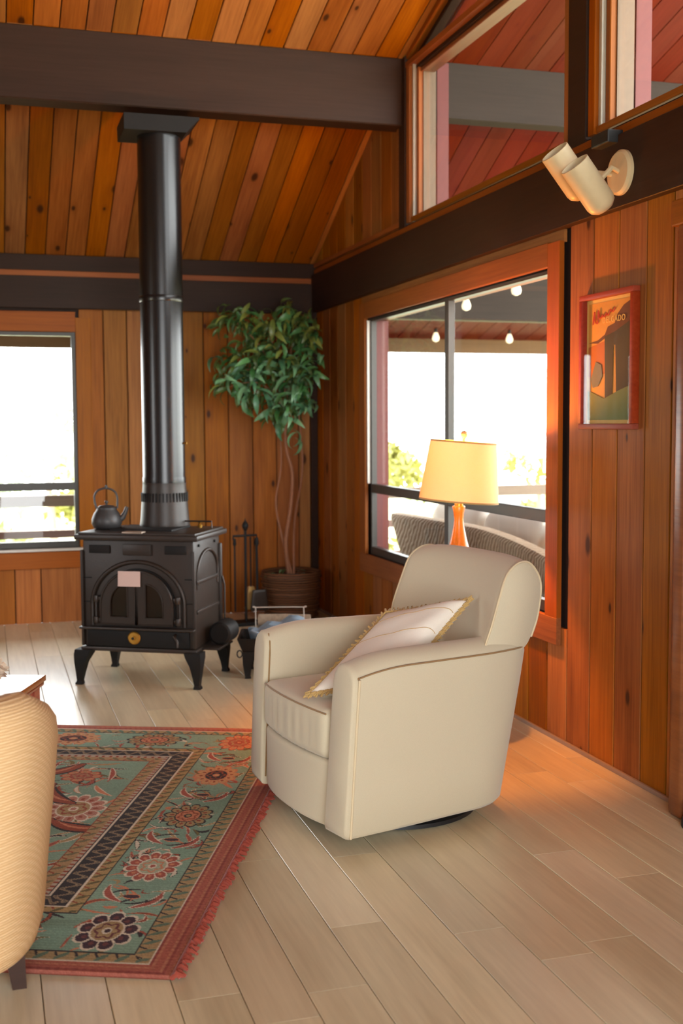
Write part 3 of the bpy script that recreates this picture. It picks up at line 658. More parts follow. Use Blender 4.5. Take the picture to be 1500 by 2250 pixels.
# ================================================================== TUB CHAIRS
def catmull(P, n):
    P = [Vector(p) for p in P]; out = []; m = len(P)-1
    for i in range(n+1):
        x = i/n*m; k = min(int(x), m-1); t = x-k
        p0 = P[max(k-1, 0)] if k > 0 else P[0]*2-P[1]; p3 = P[k+2] if k+2 <= m else P[m]*2-P[m-1]
        p1, p2 = P[k], P[k+1]
        out.append(0.5*((2*p1)+(-p0+p2)*t+(2*p0-5*p1+4*p2-p3)*t*t+(-p0+3*p1-3*p2+p3)*t**3))
    return out
def tub(bot, top, zb, zt, prof, n=64, hfun=None, front_bulge=0.02):
    """U-shaped upholstered shell: plan curves at the bottom and top, profile = (inset, height)"""
    B = catmull(bot, n); T = catmull(top, n); secs = []
    for i in range(n+1):
        sec = []
        for off, z in prof:
            zz = z if hfun is None else hfun(i/n, z); f = (z-zb)/(zt-zb)
            P = [B[j].lerp(T[j], f) for j in (max(i-1, 0), i, min(i+1, n))]
            tg = (P[2]-P[0]).normalized(); nr = Vector((-tg.y, tg.x))
            q = P[1]+nr*off; sec.append(Vector((q.x, q.y, zz)))
        secs.append(sec)
    def capped(sec, tdir):
        out = []; c = sum(sec, Vector())/len(sec)
        for k, (sh, mv) in enumerate(((0.99, 0.55), (0.955, 0.85), (0.88, 1.0))): out.append([c+(p-c)*sh+tdir*front_bulge*mv for p in sec])
        return out
    t0 = (secs[0][2]-secs[1][2]); t0.z = 0; t1 = (secs[-1][2]-secs[-2][2]); t1.z = 0
    secs = capped(secs[0], t0.normalized())[::-1]+secs+capped(secs[-1], t1.normalized())
    return MB().loft(secs), B, T
def mir(P): return P+[(x, -y) for x, y in reversed(P[:-1])]
# ---- swivel armchair
TH = R(9.2)
ac = empty('armchair', (1.035, 3.948, 0), TH); tag(ac, 'cream upholstered swivel armchair with rounded back and a throw pillow', 'armchair')
ab = mir([(0.0, -0.41), (0.2, -0.388), (0.4, -0.36), (0.58, -0.328), (0.675, -0.262), (0.725, -0.14), (0.735, 0)])
atp = mir([(0.03, -0.425), (0.2, -0.41), (0.4, -0.39), (0.6, -0.365), (0.755, -0.305), (0.83, -0.16), (0.85, 0)])
prof = [(0.012, 0.05), (0.0, 0.065), (0, 0.2), (0, 0.35), (0.001, 0.5), (0.003, 0.585), (0.010, 0.612), (0.026, 0.632), (0.052, 0.648), (0.082, 0.652), (0.108, 0.645), (0.128, 0.62), (0.134, 0.58), (0.134, 0.45), (0.134, 0.25), (0.134, 0.05)]
def arm_h(s, z):
    d = min(s, 1-s)     # arms drop a little at the very front
    k = max(0, 1-d/0.10); return z-0.030*k*k*max(0, (z-0.45)/0.2)
mb, PB, PT = tub(ab, atp, 0.05, 0.62, prof, 72, arm_h, 0.022)
mb.build('body', M['sofa'], ac, 50)
def outer(i, z, n=72, off=0.0, up_=0.0):
    f = (z-0.05)/0.57; p = PB[i].lerp(PT[i], f); a = PB[max(i-1, 0)].lerp(PT[max(i-1, 0)], f); b = PB[min(i+1, n)].lerp(PT[min(i+1, n)], f)
    tg = (b-a).normalized(); nr = Vector((-tg.y, tg.x)); q = p+nr*off
    return Vector((q.x, q.y, arm_h(i/n, z)+up_))
# piping: front edges of the arms, outer arm seams
for e in (0, 72):
    MB().tube([outer(e, z, off=-0.001) for z in (0.056, 0.2, 0.35, 0.5, 0.58, 0.60)], 0.0045, 8).build('piping', M['welt'], ac, 60)
    ins = [outer(e, z, off=0.134) for z in (0.08, 0.3, 0.45, 0.56)]+[outer(e, 0.60, off=0.128, up_=0.008), outer(e, 0.63, off=0.11, up_=0.008), outer(e, 0.64, off=0.08, up_=0.006), outer(e, 0.62, off=0.035, up_=0.006), outer(e, 0.60, off=0.004)]
    MB().tube(ins, 0.0035, 8).build('piping', M['welt_dark'], ac, 60)
rng = range(0, 29); MB().tube([outer(i, 0.606, off=0.004) for i in rng], 0.0032, 6).build('arm_seam', M['welt_dark'], ac, 60)
rng = range(44, 73); MB().tube([outer(i, 0.606, off=0.004) for i in rng], 0.0032, 6).build('arm_seam', M['welt_dark'], ac, 60)
# backrest
def back_sec(v):
    a = abs(v)/0.345; dz = -0.012*a**5; du = -0.045*a**2.2; bk = -0.035*a**2
    zl = 0.42+0.15*a**3
    P = [(0.565+du, zl), (0.585+du, 0.58), (0.625+du, 0.70), (0.660+du, 0.81+dz), (0.690+du, 0.880+dz), (0.727+du*0.8, 0.917+dz), (0.768+bk*0.8, 0.923+dz), (0.812+bk, 0.900+dz), (0.842+bk, 0.855+dz), (0.846+bk, 0.79), (0.828+bk, 0.70), (0.792+bk, 0.61), (0.73+bk, zl+0.01)]
    C_ = catmull([Vector((x, z)) for x, z in P], 44)
    return [Vector((p.x, -v*(1-0.50*max(0.0, p.x-0.56))*(1-0.05*min(1, max(0.0, 0.70-p.y)/0.1)), p.y)) for p in C_]
vsx = [-0.345+0.69*i/32 for i in range(33)]
secs = [back_sec(v) for v in vsx]
def shrink(sec, k, dv):
    c = sum(sec, Vector())/len(sec); return [c+(p-c)*k+Vector((0, dv, 0)) for p in sec]
secs = [shrink(secs[0], 0.93, 0.018), shrink(secs[0], 0.985, 0.012)]+secs+[shrink(secs[-1], 0.985, -0.012), shrink(secs[-1], 0.93, -0.018)]
MB().loft(secs).build('backrest', M['sofa'], ac, 60)
for v in (-0.345, 0.345):
    sec = back_sec(v); MB().tube([p+Vector((0, -0.012 if v > 0 else 0.012, 0)) for p in sec[3:40]], 0.004, 6).build('piping', M['welt'], ac, 60)
# seat cushion, front rail, swivel base
def cush(p):
    x, y, z = p
    fr_ = max(0.0, (-x-0.15)/0.16)
    pl = 0.0045*math.sin(y*190+3*math.sin(y*31))*fr_*(1-min(1, abs(z-0.0)/0.11))*max(0.0, 1-(y/0.225)**6)
    bow = -0.030*(1-(y/0.28)**2)*max(0, -x)/0.31
    crown = 0.020*(1-(x/0.32)**2)*(1-(y/0.29)**2)*(1 if z > 0 else 0)
    return Vector((x+bow-pl+0.285, y, z+crown+0.364))
MB().rbox((0.305, 0.272, 0.086), 0.035, 44, cush).build('seat_cushion', M['sofa'], ac, 60)
zt_ = 0.430; edge = []
for i in range(41):
    y = -0.262+0.524*i/40; edge.append(Vector((-0.012-0.030*(1-(y/0.28)**2), y, 0.438+0.002*math.cos(y*9))))
MB().tube(edge, 0.0035, 6).build('piping', M['welt_dark'], ac, 60)
def railf(p): x, y, z = p; return Vector((x+0.02-0.034*(1-(y/0.30)**2)+0.012*(y/0.28)**4, y, z+0.165))
MB().rbox((0.035, 0.275, 0.114), 0.016, 24, railf).build('front_rail', M['sofa'], ac, 60)
MB().box((0.32, 0, 0.064), (0.50, 0.46, 0.02)).build('seat_base', M['black'], ac)
MB().lathe([(0.29, 0.0), (0.305, 0.004), (0.305, 0.018), (0.27, 0.022), (0.27, 0.0)], 48, (0.38, 0, 0), None, False, False).lathe([(0.09, 0.002), (0.09, 0.06)], 24, (0.38, 0, 0)).box((0.38, 0, 0.012), (0.58, 0.05, 0.012)).box((0.38, 0, 0.0121), (0.05, 0.58, 0.012)).build('swivel_base', M['black'], ac, 40)

# throw pillow leaning in the chair
pm, nt_, b_ = newmat('ivory_striped_linen'); v = coords(nt_, (1, 1, 1), False, 'UV'); 
w_ = nd(nt_, 'ShaderNodeTexWave'); w_.bands_direction = 'Y'; nt_.links.new(v, w_.inputs['Vector']); w_.inputs['Scale'].default_value = 1.0
n_ = noise(nt_, coords(nt_, (1, 1, 1), False), 800, 2); nt_.links.new(mix(nt_, n_, lin(226, 216, 198), lin(250, 244, 232)), b_.inputs['Base Color']); b_.inputs['Roughness'].default_value = 0.9; b_.inputs['Specular IOR Level'].default_value = 0.2; bump(nt_, b_, n_, 0.25, 0.0015)
pl = empty('throw_pillow', tuple(ac.matrix_basis @ Vector((0.32, -0.08, 0.46))), TH); tag(pl, 'ivory throw pillow with tan fringed seam leaning in the armchair', 'pillow')
PA, PBv, PC, PD = [Vector(p)-Vector((0.32, -0.08, 0.46)) for p in ((-0.02, -0.13, 0.475), (0.385, 0.06, 0.70), (0.60, -0.175, 0.765), (0.27, -0.262, 0.505))]
nrm = (PBv-PA).cross(PD-PA).normalized(); nrm = nrm if nrm.z > 0 else -nrm
def pil(p, q, sgn):
    a = (p+1)/2; b = (q+1)/2; pinch = 1-0.05*(1-abs(p)**2)*(abs(q)**4)-0.0
    pos = PA*(1-a)*(1-b)+PBv*a*(1-b)+PC*a*b+PD*(1-a)*b
    c = (PA+PBv+PC+PD)/4; e = max(0, (1-p**4))**0.55*max(0, (1-q**4))**0.55
    inset = 0.07*((1-p*p)*q**4+(1-q*q)*p**4)
    pos = pos+(c-pos)*inset
    wr_ = 0.004*math.sin(9*p+4*q)*math.sin(7*q)
    return pos+nrm*sgn*(0.066*e+wr_*e)*((0.45+0.55*b) if sgn > 0 else 1.2)
n = 30; mb = MB()
for sgn in (1, -1):
    vs = [pil(-1+2*i/n, -1+2*j/n, sgn) for i in range(n+1) for j in range(n+1)]
    fs = [(i*(n+1)+j, (i+1)*(n+1)+j, (i+1)*(n+1)+j+1, i*(n+1)+j+1) for i in range(n) for j in range(n)]; mb.add(vs, fs if sgn > 0 else [f[::-1] for f in fs])
mb.build('cover', pm, pl, 80)
rim = [pil(-1+2*i/60, -1, 0) for i in range(61)]+[pil(1, -1+2*i/60, 0) for i in range(61)]+[pil(1-2*i/60, 1, 0) for i in range(61)]+[pil(-1, 1-2*i/60, 0) for i in range(61)]
mb = MB(); cc = (PA+PBv+PC+PD)/4
M['tanfringe'] = fabric('tan_fringe', lin(190, 156, 98), 500, 0.25)
for i, p in enumerate(rim):
    o = (p-cc).normalized(); q = p+o*0.016+nrm*0.010*math.sin(i*1.9); mb.tube([p+nrm*0.006, q, p-nrm*0.006+(rim[(i+1) % len(rim)]-p)*1.2], 0.0042, 5)
f_ = mb.build('fringed_seam', M['tanfringe'], pl, 60, 'tan fringed seam')
for k, qq in enumerate((0.1, 0.62)):
    MB().tube([pil(qq, -0.97+1.94*i/40, 1) for i in range(41)], 0.0014, 5).build('stripe', M['tanfringe'], pl, 60)

# ---- foreground chair (only its wrapped right side shows)
fc = empty('tub_chair', (-0.272, 2.88, 0), R(90)); tag(fc, 'tan basket-weave chair seen from behind at the left edge', 'chair')
wv, nt_, b_ = newmat('tan_basket_weave'); v = coords(nt_, (1, 1, 1), False)
wa = nd(nt_, 'ShaderNodeTexWave'); wa.bands_direction = 'Z'; nt_.links.new(v, wa.inputs['Vector']); wa.inputs['Scale'].default_value = 46; wa.inputs['Distortion'].default_value = 1.0; wa.inputs['Detail Scale'].default_value = 3
wb_ = nd(nt_, 'ShaderNodeTexWave'); wb_.bands_direction = 'DIAGONAL'; nt_.links.new(v, wb_.inputs['Vector']); wb_.inputs['Scale'].default_value = 40; wb_.inputs['Distortion'].default_value = 1.0
hw = mathn(nt_, 'MULTIPLY', wa.outputs['Fac'], mathn(nt_, 'ADD', mathn(nt_, 'MULTIPLY', wb_.outputs['Fac'], 0.5), 0.5))
nt_.links.new(mix(nt_, hw, lin(200, 160, 112), lin(238, 208, 162)), b_.inputs['Base Color']); b_.inputs['Roughness'].default_value = 0.9; b_.inputs['Specular IOR Level'].default_value = 0.15; bump(nt_, b_, hw, 0.5, 0.003)
# local x = depth from the open front (+Y side) toward the viewer is negative; build with front at +x
FB = mir([(0.42, -0.385), (0.28, -0.39), (0.10, -0.38), (-0.05, -0.345), (-0.16, -0.27), (-0.225, -0.14), (-0.24, 0)])
FT = mir([(0.42, -0.44), (0.28, -0.445), (0.10, -0.44), (-0.06, -0.41), (-0.19, -0.33), (-0.27, -0.17), (-0.29, 0)])
fp = [(0.03, 0.125), (0.008, 0.14), (0.0, 0.18), (0, 0.35), (0, 0.55), (0.002, 0.68), (0.010, 0.735), (0.030, 0.768), (0.060, 0.782), (0.095, 0.775), (0.125, 0.75), (0.135, 0.70), (0.135, 0.4), (0.135, 0.125)]
def fh(s, z):
    d = min(s, 1-s); k = max(0, 1-d/0.28); return z-0.17*k*max(0, (z-0.3)/0.48)+(0.085*max(0, 1-d/0.16)**1.5 if z < 0.2 else 0)
FBm = [(-x, y) for x, y in FB]; FTm = [(-x, y) for x, y in FT]
mb, _, _ = tub([(x, y) for x, y in FBm], [(x, y) for x, y in FTm], 0.125, 0.78, fp, 64, fh, 0.03)
for i, p in enumerate(mb.v): mb.v[i] = (-p[0], p[1], p[2])
mb.build('body', wv, fc, 60)
MB().rbox((0.30, 0.30, 0.09), 0.04, 12, lambda p: p+Vector((0.17, 0, 0.36))).build('seat_cushion', wv, fc, 60)
MB().box((0.17, 0, 0.22), (0.46, 0.5, 0.12)).build('seat_base', wv, fc)
M['darkwood'] = wood('dark_walnut', lin(44, 28, 22), lin(70, 46, 34), 0.1, rough=0.45)
for x, y, dx, dy in ((0.10, -0.30, -0.03, -0.02), (0.10, 0.30, -0.03, 0.02), (0.40, -0.31, 0.03, -0.03), (0.40, 0.31, 0.03, 0.03)):
    a = Vector((x, y, 0.19)); b = Vector((x+dx, y+dy, 0.011 if x > 0.3 else 0.0)); mb = MB()
    mb.loft([[a+Vector((sx*0.032, sy*0.032, 0)) for sx, sy in ((-1, -1), (1, -1), (1, 1), (-1, 1))], [b+Vector((sx*0.017, sy*0.017, 0)) for sx, sy in ((-1, -1), (1, -1), (1, 1), (-1, 1))]]).build('leg', M['darkwood'], fc)

# ================================================================== COFFEE TABLE
ct = empty('coffee_table', (0.205, 4.62, 0), -RA+R(2)); tag(ct, 'low reddish wooden coffee table standing on the rug', 'table')
M['redtable'] = wood('polished_red_wood', lin(128, 56, 22), lin(172, 88, 38), 0.1, rough=0.12, coat=0.8)
TL, TWd = 0.66, 1.15     # along local y (towards viewer) and -x
MB().cbox((-TWd/2, -TL/2, 0.425), (TWd, TL, 0.022), 0.004).build('table_top', M['redtable'], ct, 30)
MB().cbox((-TWd/2, -TL/2, 0.405), (TWd-0.012, TL-0.012, 0.016), 0.006).build('edge_moulding', M['redtable'], ct, 30)
for y in (-0.035, -TL+0.035): MB().cbox((-TWd/2, y, 0.36), (TWd-0.1, 0.018, 0.075), 0.003).build('apron', M['redtable'], ct)
for x in (-0.035, -TWd+0.035): MB().cbox((x, -TL/2, 0.36), (0.018, TL-0.1, 0.075), 0.003).build('apron', M['redtable'], ct)
for x in (-0.05, -TWd+0.05):
    for y in (-0.05, -TL+0.05):
        MB().loft([[Vector((x+sx*w, y+sy*w, z)) for sx, sy in ((-1, -1), (1, -1), (1, 1), (-1, 1))] for w, z in ((0.014, 0.010), (0.026, 0.06), (0.018, 0.16), (0.03, 0.34), (0.03, 0.397))]).build('leg', M['redtable'], ct)
# flowers in a small vase on the table
fv = empty('flower_vase', (-0.035, 4.42, 0.436)); tag(fv, 'small vase of fluffy white dried flowers on the coffee table', 'vase')
MB().lathe([(0.03, 0), (0.045, 0.01), (0.05, 0.04), (0.03, 0.075), (0.022, 0.09), (0.026, 0.1)], 20).build('vase', plain('cream_glaze', lin(224, 208, 186), 0.3), fv, 60)
fm = fabric('white_petals', lin(240, 226, 206), 300, 0.12); rs_ = random.Random(11)
for i in range(11):
    a = rs_.uniform(0, 6.28); r = rs_.uniform(0.01, 0.085); c = Vector((r*math.cos(a), r*math.sin(a), rs_.uniform(0.06, 0.15)))
    h = MB().tube([(0, 0, 0.09), c*0.6+Vector((0, 0, 0.04)), c], 0.002, 5).build('stem', M['tanfringe'], fv)
    fl_ = MB()
    for k in range(34):
        d = Vector((rs_.gauss(0, 1), rs_.gauss(0, 1), rs_.gauss(0, 1))).normalized(); e = d.cross(Vector((0.3, 0.5, 0.8))).normalized(); p = c+d*0.022
        fl_.add([p-e*0.010-d*0.006, p+d*0.009-e*0.004, p+d*0.012+e*0.006, p+e*0.010-d*0.005], [(0, 1, 2, 3)])
    fl_.rbox((0.016, 0.016, 0.016), 0.0155, 4, lambda p, c=c: p+c)
    fl_.build('flower_head', fm, fv)

# ================================================================== WOOD STOVE
SA = R(-29.4)
st = empty('wood_stove', (0.871, 6.454, 0), SA); tag(st, 'black cast iron wood stove with arched double doors and brass dial', 'stove')
W2, D2, Z0, Z1 = 0.315, 0.215, 0.205, 0.785
MB().cbox((0, 0.0, (Z0+Z1)/2), (W2*2, D2*2, Z1-Z0), 0.012).build('body', M['iron'], st, 30)
MB().cbox((0, 0, 0.80), (0.70, 0.505, 0.030), 0.010).cbox((0, 0, 0.818), (0.665, 0.47, 0.016), 0.006).build('top_plate', M['iron'], st, 30)
MB().cbox((-0.02, 0.03, 0.829), (0.36, 0.30, 0.012), 0.006).build('griddle', M['irondark'], st, 30)
MB().cbox((-0.02, -0.215, 0.827), (0.115, 0.055, 0.012), 0.004).build('griddle_tab', plain('bare_steel', lin(150, 132, 116), 0.4, 0.5), st, 30)
MB().tube([(-0.06, 0.13, 0.84), (-0.06, 0.13, 0.862), (0.30, 0.13, 0.862), (0.30, 0.13, 0.825)], 0.005, 8).build('back_rail', M['iron'], st, 40)
for x in (0.02, 0.22): MB().lathe([(0.012, 0), (0.014, 0.012), (0.006, 0.02), (0.012, 0.032)], 12, (x, 0.16, 0.826)).build('knob', M['brass'], st, 40)
MB().cbox((0, 0, 0.195), (0.66, 0.46, 0.024), 0.008).build('bottom_plate', M['iron'], st, 30)
for sx in (-1, 1):
    for sy in (-1, 1):
        secs = []
        for z, w, off in ((0.192, 0.045, -0.012), (0.165, 0.042, -0.005), (0.12, 0.030, 0.006), (0.06, 0.020, 0.010), (0.02, 0.015, 0.012), (0.008, 0.019, 0.014), (0.0, 0.019, 0.014)):
            cx = sx*(0.322+off); cy_ = sy*(0.222+off); secs.append([Vector((cx+w*a, cy_+w*b, z)) for a, b in ((-1, -1), (1, -1), (1, 1), (-1, 1))])
        MB().loft(secs).build('leg', M['irondark'], st, 30)
YFt = -D2
def arch(cx, z0, zs, r, n=24, rz=None):
    """outline of an arched opening: bottom-left, up, half ellipse, down"""
    rz = rz or r
    return [(cx-r, z0)]+[(cx-r*math.cos(math.pi*i/n), zs+rz*math.sin(math.pi*i/n)) for i in range(n+1)]+[(cx+r, z0)]
def archrib(r, rz, z0, zs, rad, y, name, mat=M['iron'], bottom=True, par=None):
    pts = [Vector((a, y, b)) for a, b in arch(0, z0, zs, r, 28, rz)]
    MB().tube(pts, rad, 8, True, False).build(name, mat, par or st, 50)
archrib(0.262, 0.235, 0.325, 0.435, 0.012, YFt-0.004, 'arch_moulding')
# recessed door field
MB().prism(arch(0, 0.325, 0.43, 0.215, 28, 0.205), lambda a, b, y: (a, y, b), YFt-0.014, YFt+0.004).build('door_frame', M['irondark'], st, 30)
M['stoveglass'] = plain('dark_brown_glass', lin(34, 22, 14), 0.12)  # opaque dark brown panes of the stove doors
for sg in (-1, 1):
    pts = [(a, b) for a, b in arch(0, 0.335, 0.43, 0.205, 36, 0.195) if a*sg >= -1e-6]
    pts = pts if sg > 0 else pts
    poly = [(sg*0.004, 0.335)]+sorted([p for p in pts if p[1] > 0.34 or abs(p[0]) > 0.19], key=lambda p: -p[0]*sg if p[1] <= 0.43 else 0)
    out = [(sg*0.004, 0.335), (sg*0.205, 0.335)]+[(sg*0.205*math.cos(math.pi/2*i/14), 0.43+0.195*math.sin(math.pi/2*i/14)) for i in range(14)]+[(sg*0.004, 0.625)]
    inn = [(sg*0.050, 0.375), (sg*0.150, 0.375)]+[(sg*(0.05+0.10*math.cos(math.pi/2*i/14)), 0.44+0.115*math.sin(math.pi/2*i/14)) for i in range(14)]+[(sg*0.05, 0.555)]
    dr = MB(); n = len(out); y0, y1 = YFt-0.030, YFt-0.012
    vs = [(a, y0, b) for a, b in out]+[(a, y0, b) for a, b in inn]+[(a, y1, b) for a, b in out]+[(a, y1, b) for a, b in inn]
    fs = []
    for i in range(n):
        j = (i+1) % n; fs += [(i, j, n+j, n+i), (2*n+i, 2*n+j, 3*n+j, 3*n+i), (i, j, 2*n+j, 2*n+i), (n+i, n+j, 3*n+j, 3*n+i)]
    door = dr.add(vs, fs).build('door', M['iron'], st, 30)
    MB().prism(inn, lambda a, b, y: (a, y, b), YFt-0.020, YFt-0.016).build('pane', M['stoveglass'], door)
    MB().tube([Vector((a, y0-0.002, b)) for a, b in out], 0.005, 6, closed=True).build('rim', M['iron'], door, 50)
    MB().tube([Vector((a, y0-0.002, b)) for a, b in inn], 0.004, 6, closed=True).build('rim', M['iron'], door, 50)
    for z in (0.355, 0.47):
        MB().lathe([(0.014, -0.018), (0.016, -0.012), (0.016, 0.012), (0.014, 0.018)], 12, (sg*0.232, YFt-0.022, z)).cbox((sg*0.222, YFt-0.020, z), (0.04, 0.014, 0.02), 0.004).build('hinge', M['iron'], st, 40)
    MB().tube([(sg*0.238, YFt-0.012, 0.37), (sg*0.238, YFt-0.012, 0.455)], 0.006, 8).build('hinge_pin', M['iron'], st, 40)
    MB().cbox((sg*0.215, YFt-0.004, 0.735), (0.12, 0.012, 0.045), 0.005).build('vent_panel', M['irondark'], st, 30)
    for z in (0.45, 0.58): MB().cbox((sg*0.29, YFt-0.002, z), (0.05, 0.006, 0.006), 0.002).build('seam', M['irondark'], st)
MB().cbox((0, YFt-0.008, 0.735), (0.16, 0.012, 0.06), 0.005).build('crest_panel', M['iron'], st, 30)
MB().cbox((0, YFt-0.020, 0.312), (0.652, 0.05, 0.014), 0.006).build('ledge', M['iron'], st, 30)
for sx in (-1, 1): MB().cbox((sx*(W2+0.002), YFt-0.004, 0.47), (0.016, 0.022, 0.52), 0.006).build('corner_post', M['iron'], st, 30)
MB().cbox((0, YFt-0.006, 0.255), (0.58, 0.016, 0.09), 0.006).build('ash_door', M['irondark'], st, 30)
dl = MB(); rm_ = Matrix.Rotation(R(90), 3, 'X')
dl.lathe([(0.034, 0), (0.036, 0.006), (0.030, 0.012), (0.012, 0.013), (0.010, 0.02), (0.004, 0.022)], 24, (-0.02, YFt-0.014, 0.262), rm_); dl.build('brass_dial', M['brass'], st, 40, 'round brass dial')
MB().lathe([(0.008, 0), (0.008, 0.004)], 12, (-0.02, YFt-0.0365, 0.262), rm_).build('dial_hub', M['irondark'], st)
MB().tube([(0.215, YFt-0.02, 0.285), (0.215, YFt-0.045, 0.28), (0.235, YFt-0.05, 0.255), (0.235, YFt-0.05, 0.225)], 0.008, 8).build('damper_handle', M['iron'], st, 50)
# side relief
for sx in (-1, 1):
    X = sx*(W2+0.002)
    pts = [Vector((X, a, b)) for a, b in arch(0.0, 0.52, 0.60, 0.165, 24, 0.12)]
    MB().tube(pts, 0.010, 8).build('side_arch', M['iron'], st, 50)
    for z in (0.56, 0.40): MB().cbox((X, 0.0, z), (0.014, 0.36, 0.022), 0.006).build('side_rib', M['iron'], st, 30)
    MB().cbox((X, D2-0.01, 0.47), (0.03, 0.03, 0.53), 0.008).build('corner_post', M['iron'], st, 30)
    for y in (-0.14, 0.12): MB().lathe([(0.008, 0), (0.008, 0.006), (0.004, 0.008)], 10, (X, y, 0.755), Matrix.Rotation(R(90*sx), 3, 'Y')).build('bolt', M['irondark'], st)
MB().tube([(W2+0.018, D2-0.015, 0.55), (W2+0.03, D2-0.01, 0.50), (W2+0.03, D2-0.01, 0.26)], 0.006, 8).build('damper_rod', M['iron'], st, 50)
# side air intake drum
MB().cbox((W2+0.05, -0.02, 0.198), (0.12, 0.24, 0.012), 0.004).build('side_shelf', M['iron'], st, 30)
MB().lathe([(0.050, 0), (0.062, 0.006), (0.064, 0.02), (0.064, 0.15), (0.056, 0.158)], 28, (W2+0.085, -0.06, 0.268), Matrix.Rotation(R(-90), 3, 'X')).build('blower_drum', M['irondark'], st, 20)
# flue collar and pipe
PX, PY = 0.012, 0.215
fl_ = MB().lathe([(0.140, 0.822), (0.142, 0.83), (0.136, 0.87), (0.126, 1.0), (0.121, 1.06), (0.122, 1.075)], 40, (PX, PY-0.05, 0))
fl_.build('flue_collar', M['iron'], st, 40)
for k in range(40):
    a = 2*math.pi*k/40; r = 0.1285; c = Vector((PX+r*math.cos(a), PY-0.05+r*math.sin(a), 0.995))
    MB().cbox(c, (0.006, 0.009, 0.05), 0.002, Matrix.Rotation(a, 3, 'Z')).build('collar_slot', M['irondark'], st)
pp = empty('stove_pipe', tuple(st.matrix_basis @ Vector((PX, PY-0.05, 1.0755))), SA); tag(pp, 'tall round black stove pipe rising from the stove to the beam', 'pipe')
MB().lathe([(0.118, 0.0), (0.118, 1.02), (0.1185, 1.02), (0.1185, 1.899)], 48).build('pipe', M['pipe'], pp, 40)
MB().lathe([(0.121, 0.0), (0.1215, 0.015), (0.121, 0.03)], 48).build('pipe_ring', M['pipe'], pp, 40)
MB().lathe([(0.1195, 0), (0.121, 0.004), (0.121, 0.03), (0.1195, 0.034)], 48, (0, 0, 1.0)).build('joint_band', M['pipe'], pp, 40)
MB().tube([(0.118, 0.005, 0.22), (0.135, 0.005, 0.22)], 0.006, 8).build('damper_knob', M['brass'], pp, 40)
PWc = st.matrix_basis @ Vector((PX, PY-0.05, 0))
bx_ = empty('flue_box', (PWc.x, PWc.y, 2.975)); tag(bx_, 'black square support box holding the stove pipe under the beam', 'support box')
def sec(z, x0, x1, y0, y1): return [Vector((x0, y0, z)), Vector((x1, y0, z)), Vector((x1, y1, z)), Vector((x0, y1, z))]
MB().loft([sec(0.0, -0.205, 0.130, -0.15, 0.17), sec(0.04, -0.205, 0.165, -0.15, 0.18), sec(0.07, -0.205, 0.195, -0.15, 0.19)]).build('box', M['irondark'], bx_)
MB().loft([sec(0.07, -0.205, 0.20, -0.15, 0.195), sec(0.085, -0.205, 0.20, -0.15, 0.195)]).build('flange', M['irondark'], bx_)
# card hung on the doors
cd = MB().cbox((0, 0, 0), (0.126, 0.003, 0.082), 0.001); 
co = cd.build('paper_card', plain('pinkish_card', lin(206, 178, 168), 0.7, 0, 200, 0.05)); co.location = st.matrix_basis @ Vector((-0.035, YFt-0.038, 0.582)); co.rotation_euler = (R(-3), 0, SA); tag(co, 'blank pinkish paper card hung on the stove doors', 'card')
# kettle
kt = empty('kettle', tuple(st.matrix_basis @ Vector((-0.262, -0.01, 0.826))), R(-12)); tag(kt, 'dark cast iron teapot with bail handle on the stove', 'kettle')
M['kettle'] = plain('grey_black_cast_iron', lin(58, 56, 56), 0.45, 0.1, 60, 0.15, 0.2)
MB().lathe([(0.055, 0), (0.072, 0.006), (0.083, 0.03), (0.082, 0.055), (0.070, 0.085), (0.056, 0.105), (0.052, 0.116), (0.054, 0.120), (0.048, 0.122)], 32).build('body', M['kettle'], kt, 60)
ld = MB().lathe([(0.046, 0.121), (0.040, 0.128), (0.012, 0.132)], 28).build('lid', M['kettle'], kt, 50); MB().lathe([(0.006, 0.13), (0.006, 0.14), (0.011, 0.146), (0.010, 0.154), (0.003, 0.157)], 14).build('lid_knob', M['kettle'], ld, 60)
MB().tube([(0.060, 0, 0.045), (0.088, 0, 0.062), (0.102, 0, 0.090), (0.112, 0, 0.120)], [0.020, 0.016, 0.012, 0.010], 12).build('spout', M['kettle'], kt, 60)
hp = [(-0.054, 0, 0.112), (-0.064, 0, 0.15), (-0.064, 0, 0.185), (-0.045, 0, 0.212), (-0.012, 0, 0.224), (0.022, 0, 0.220), (0.05, 0, 0.20), (0.060, 0, 0.165), (0.058, 0, 0.112)]
MB().tube(catmull(hp, 32), 0.0058, 8).build('handle', M['kettle'], kt, 60)
MB().lathe([(0.008, 0), (0.009, 0.008), (0.005, 0.018)], 10, (-0.0, 0, 0.224)).build('handle_boss', M['kettle'], kt, 60)

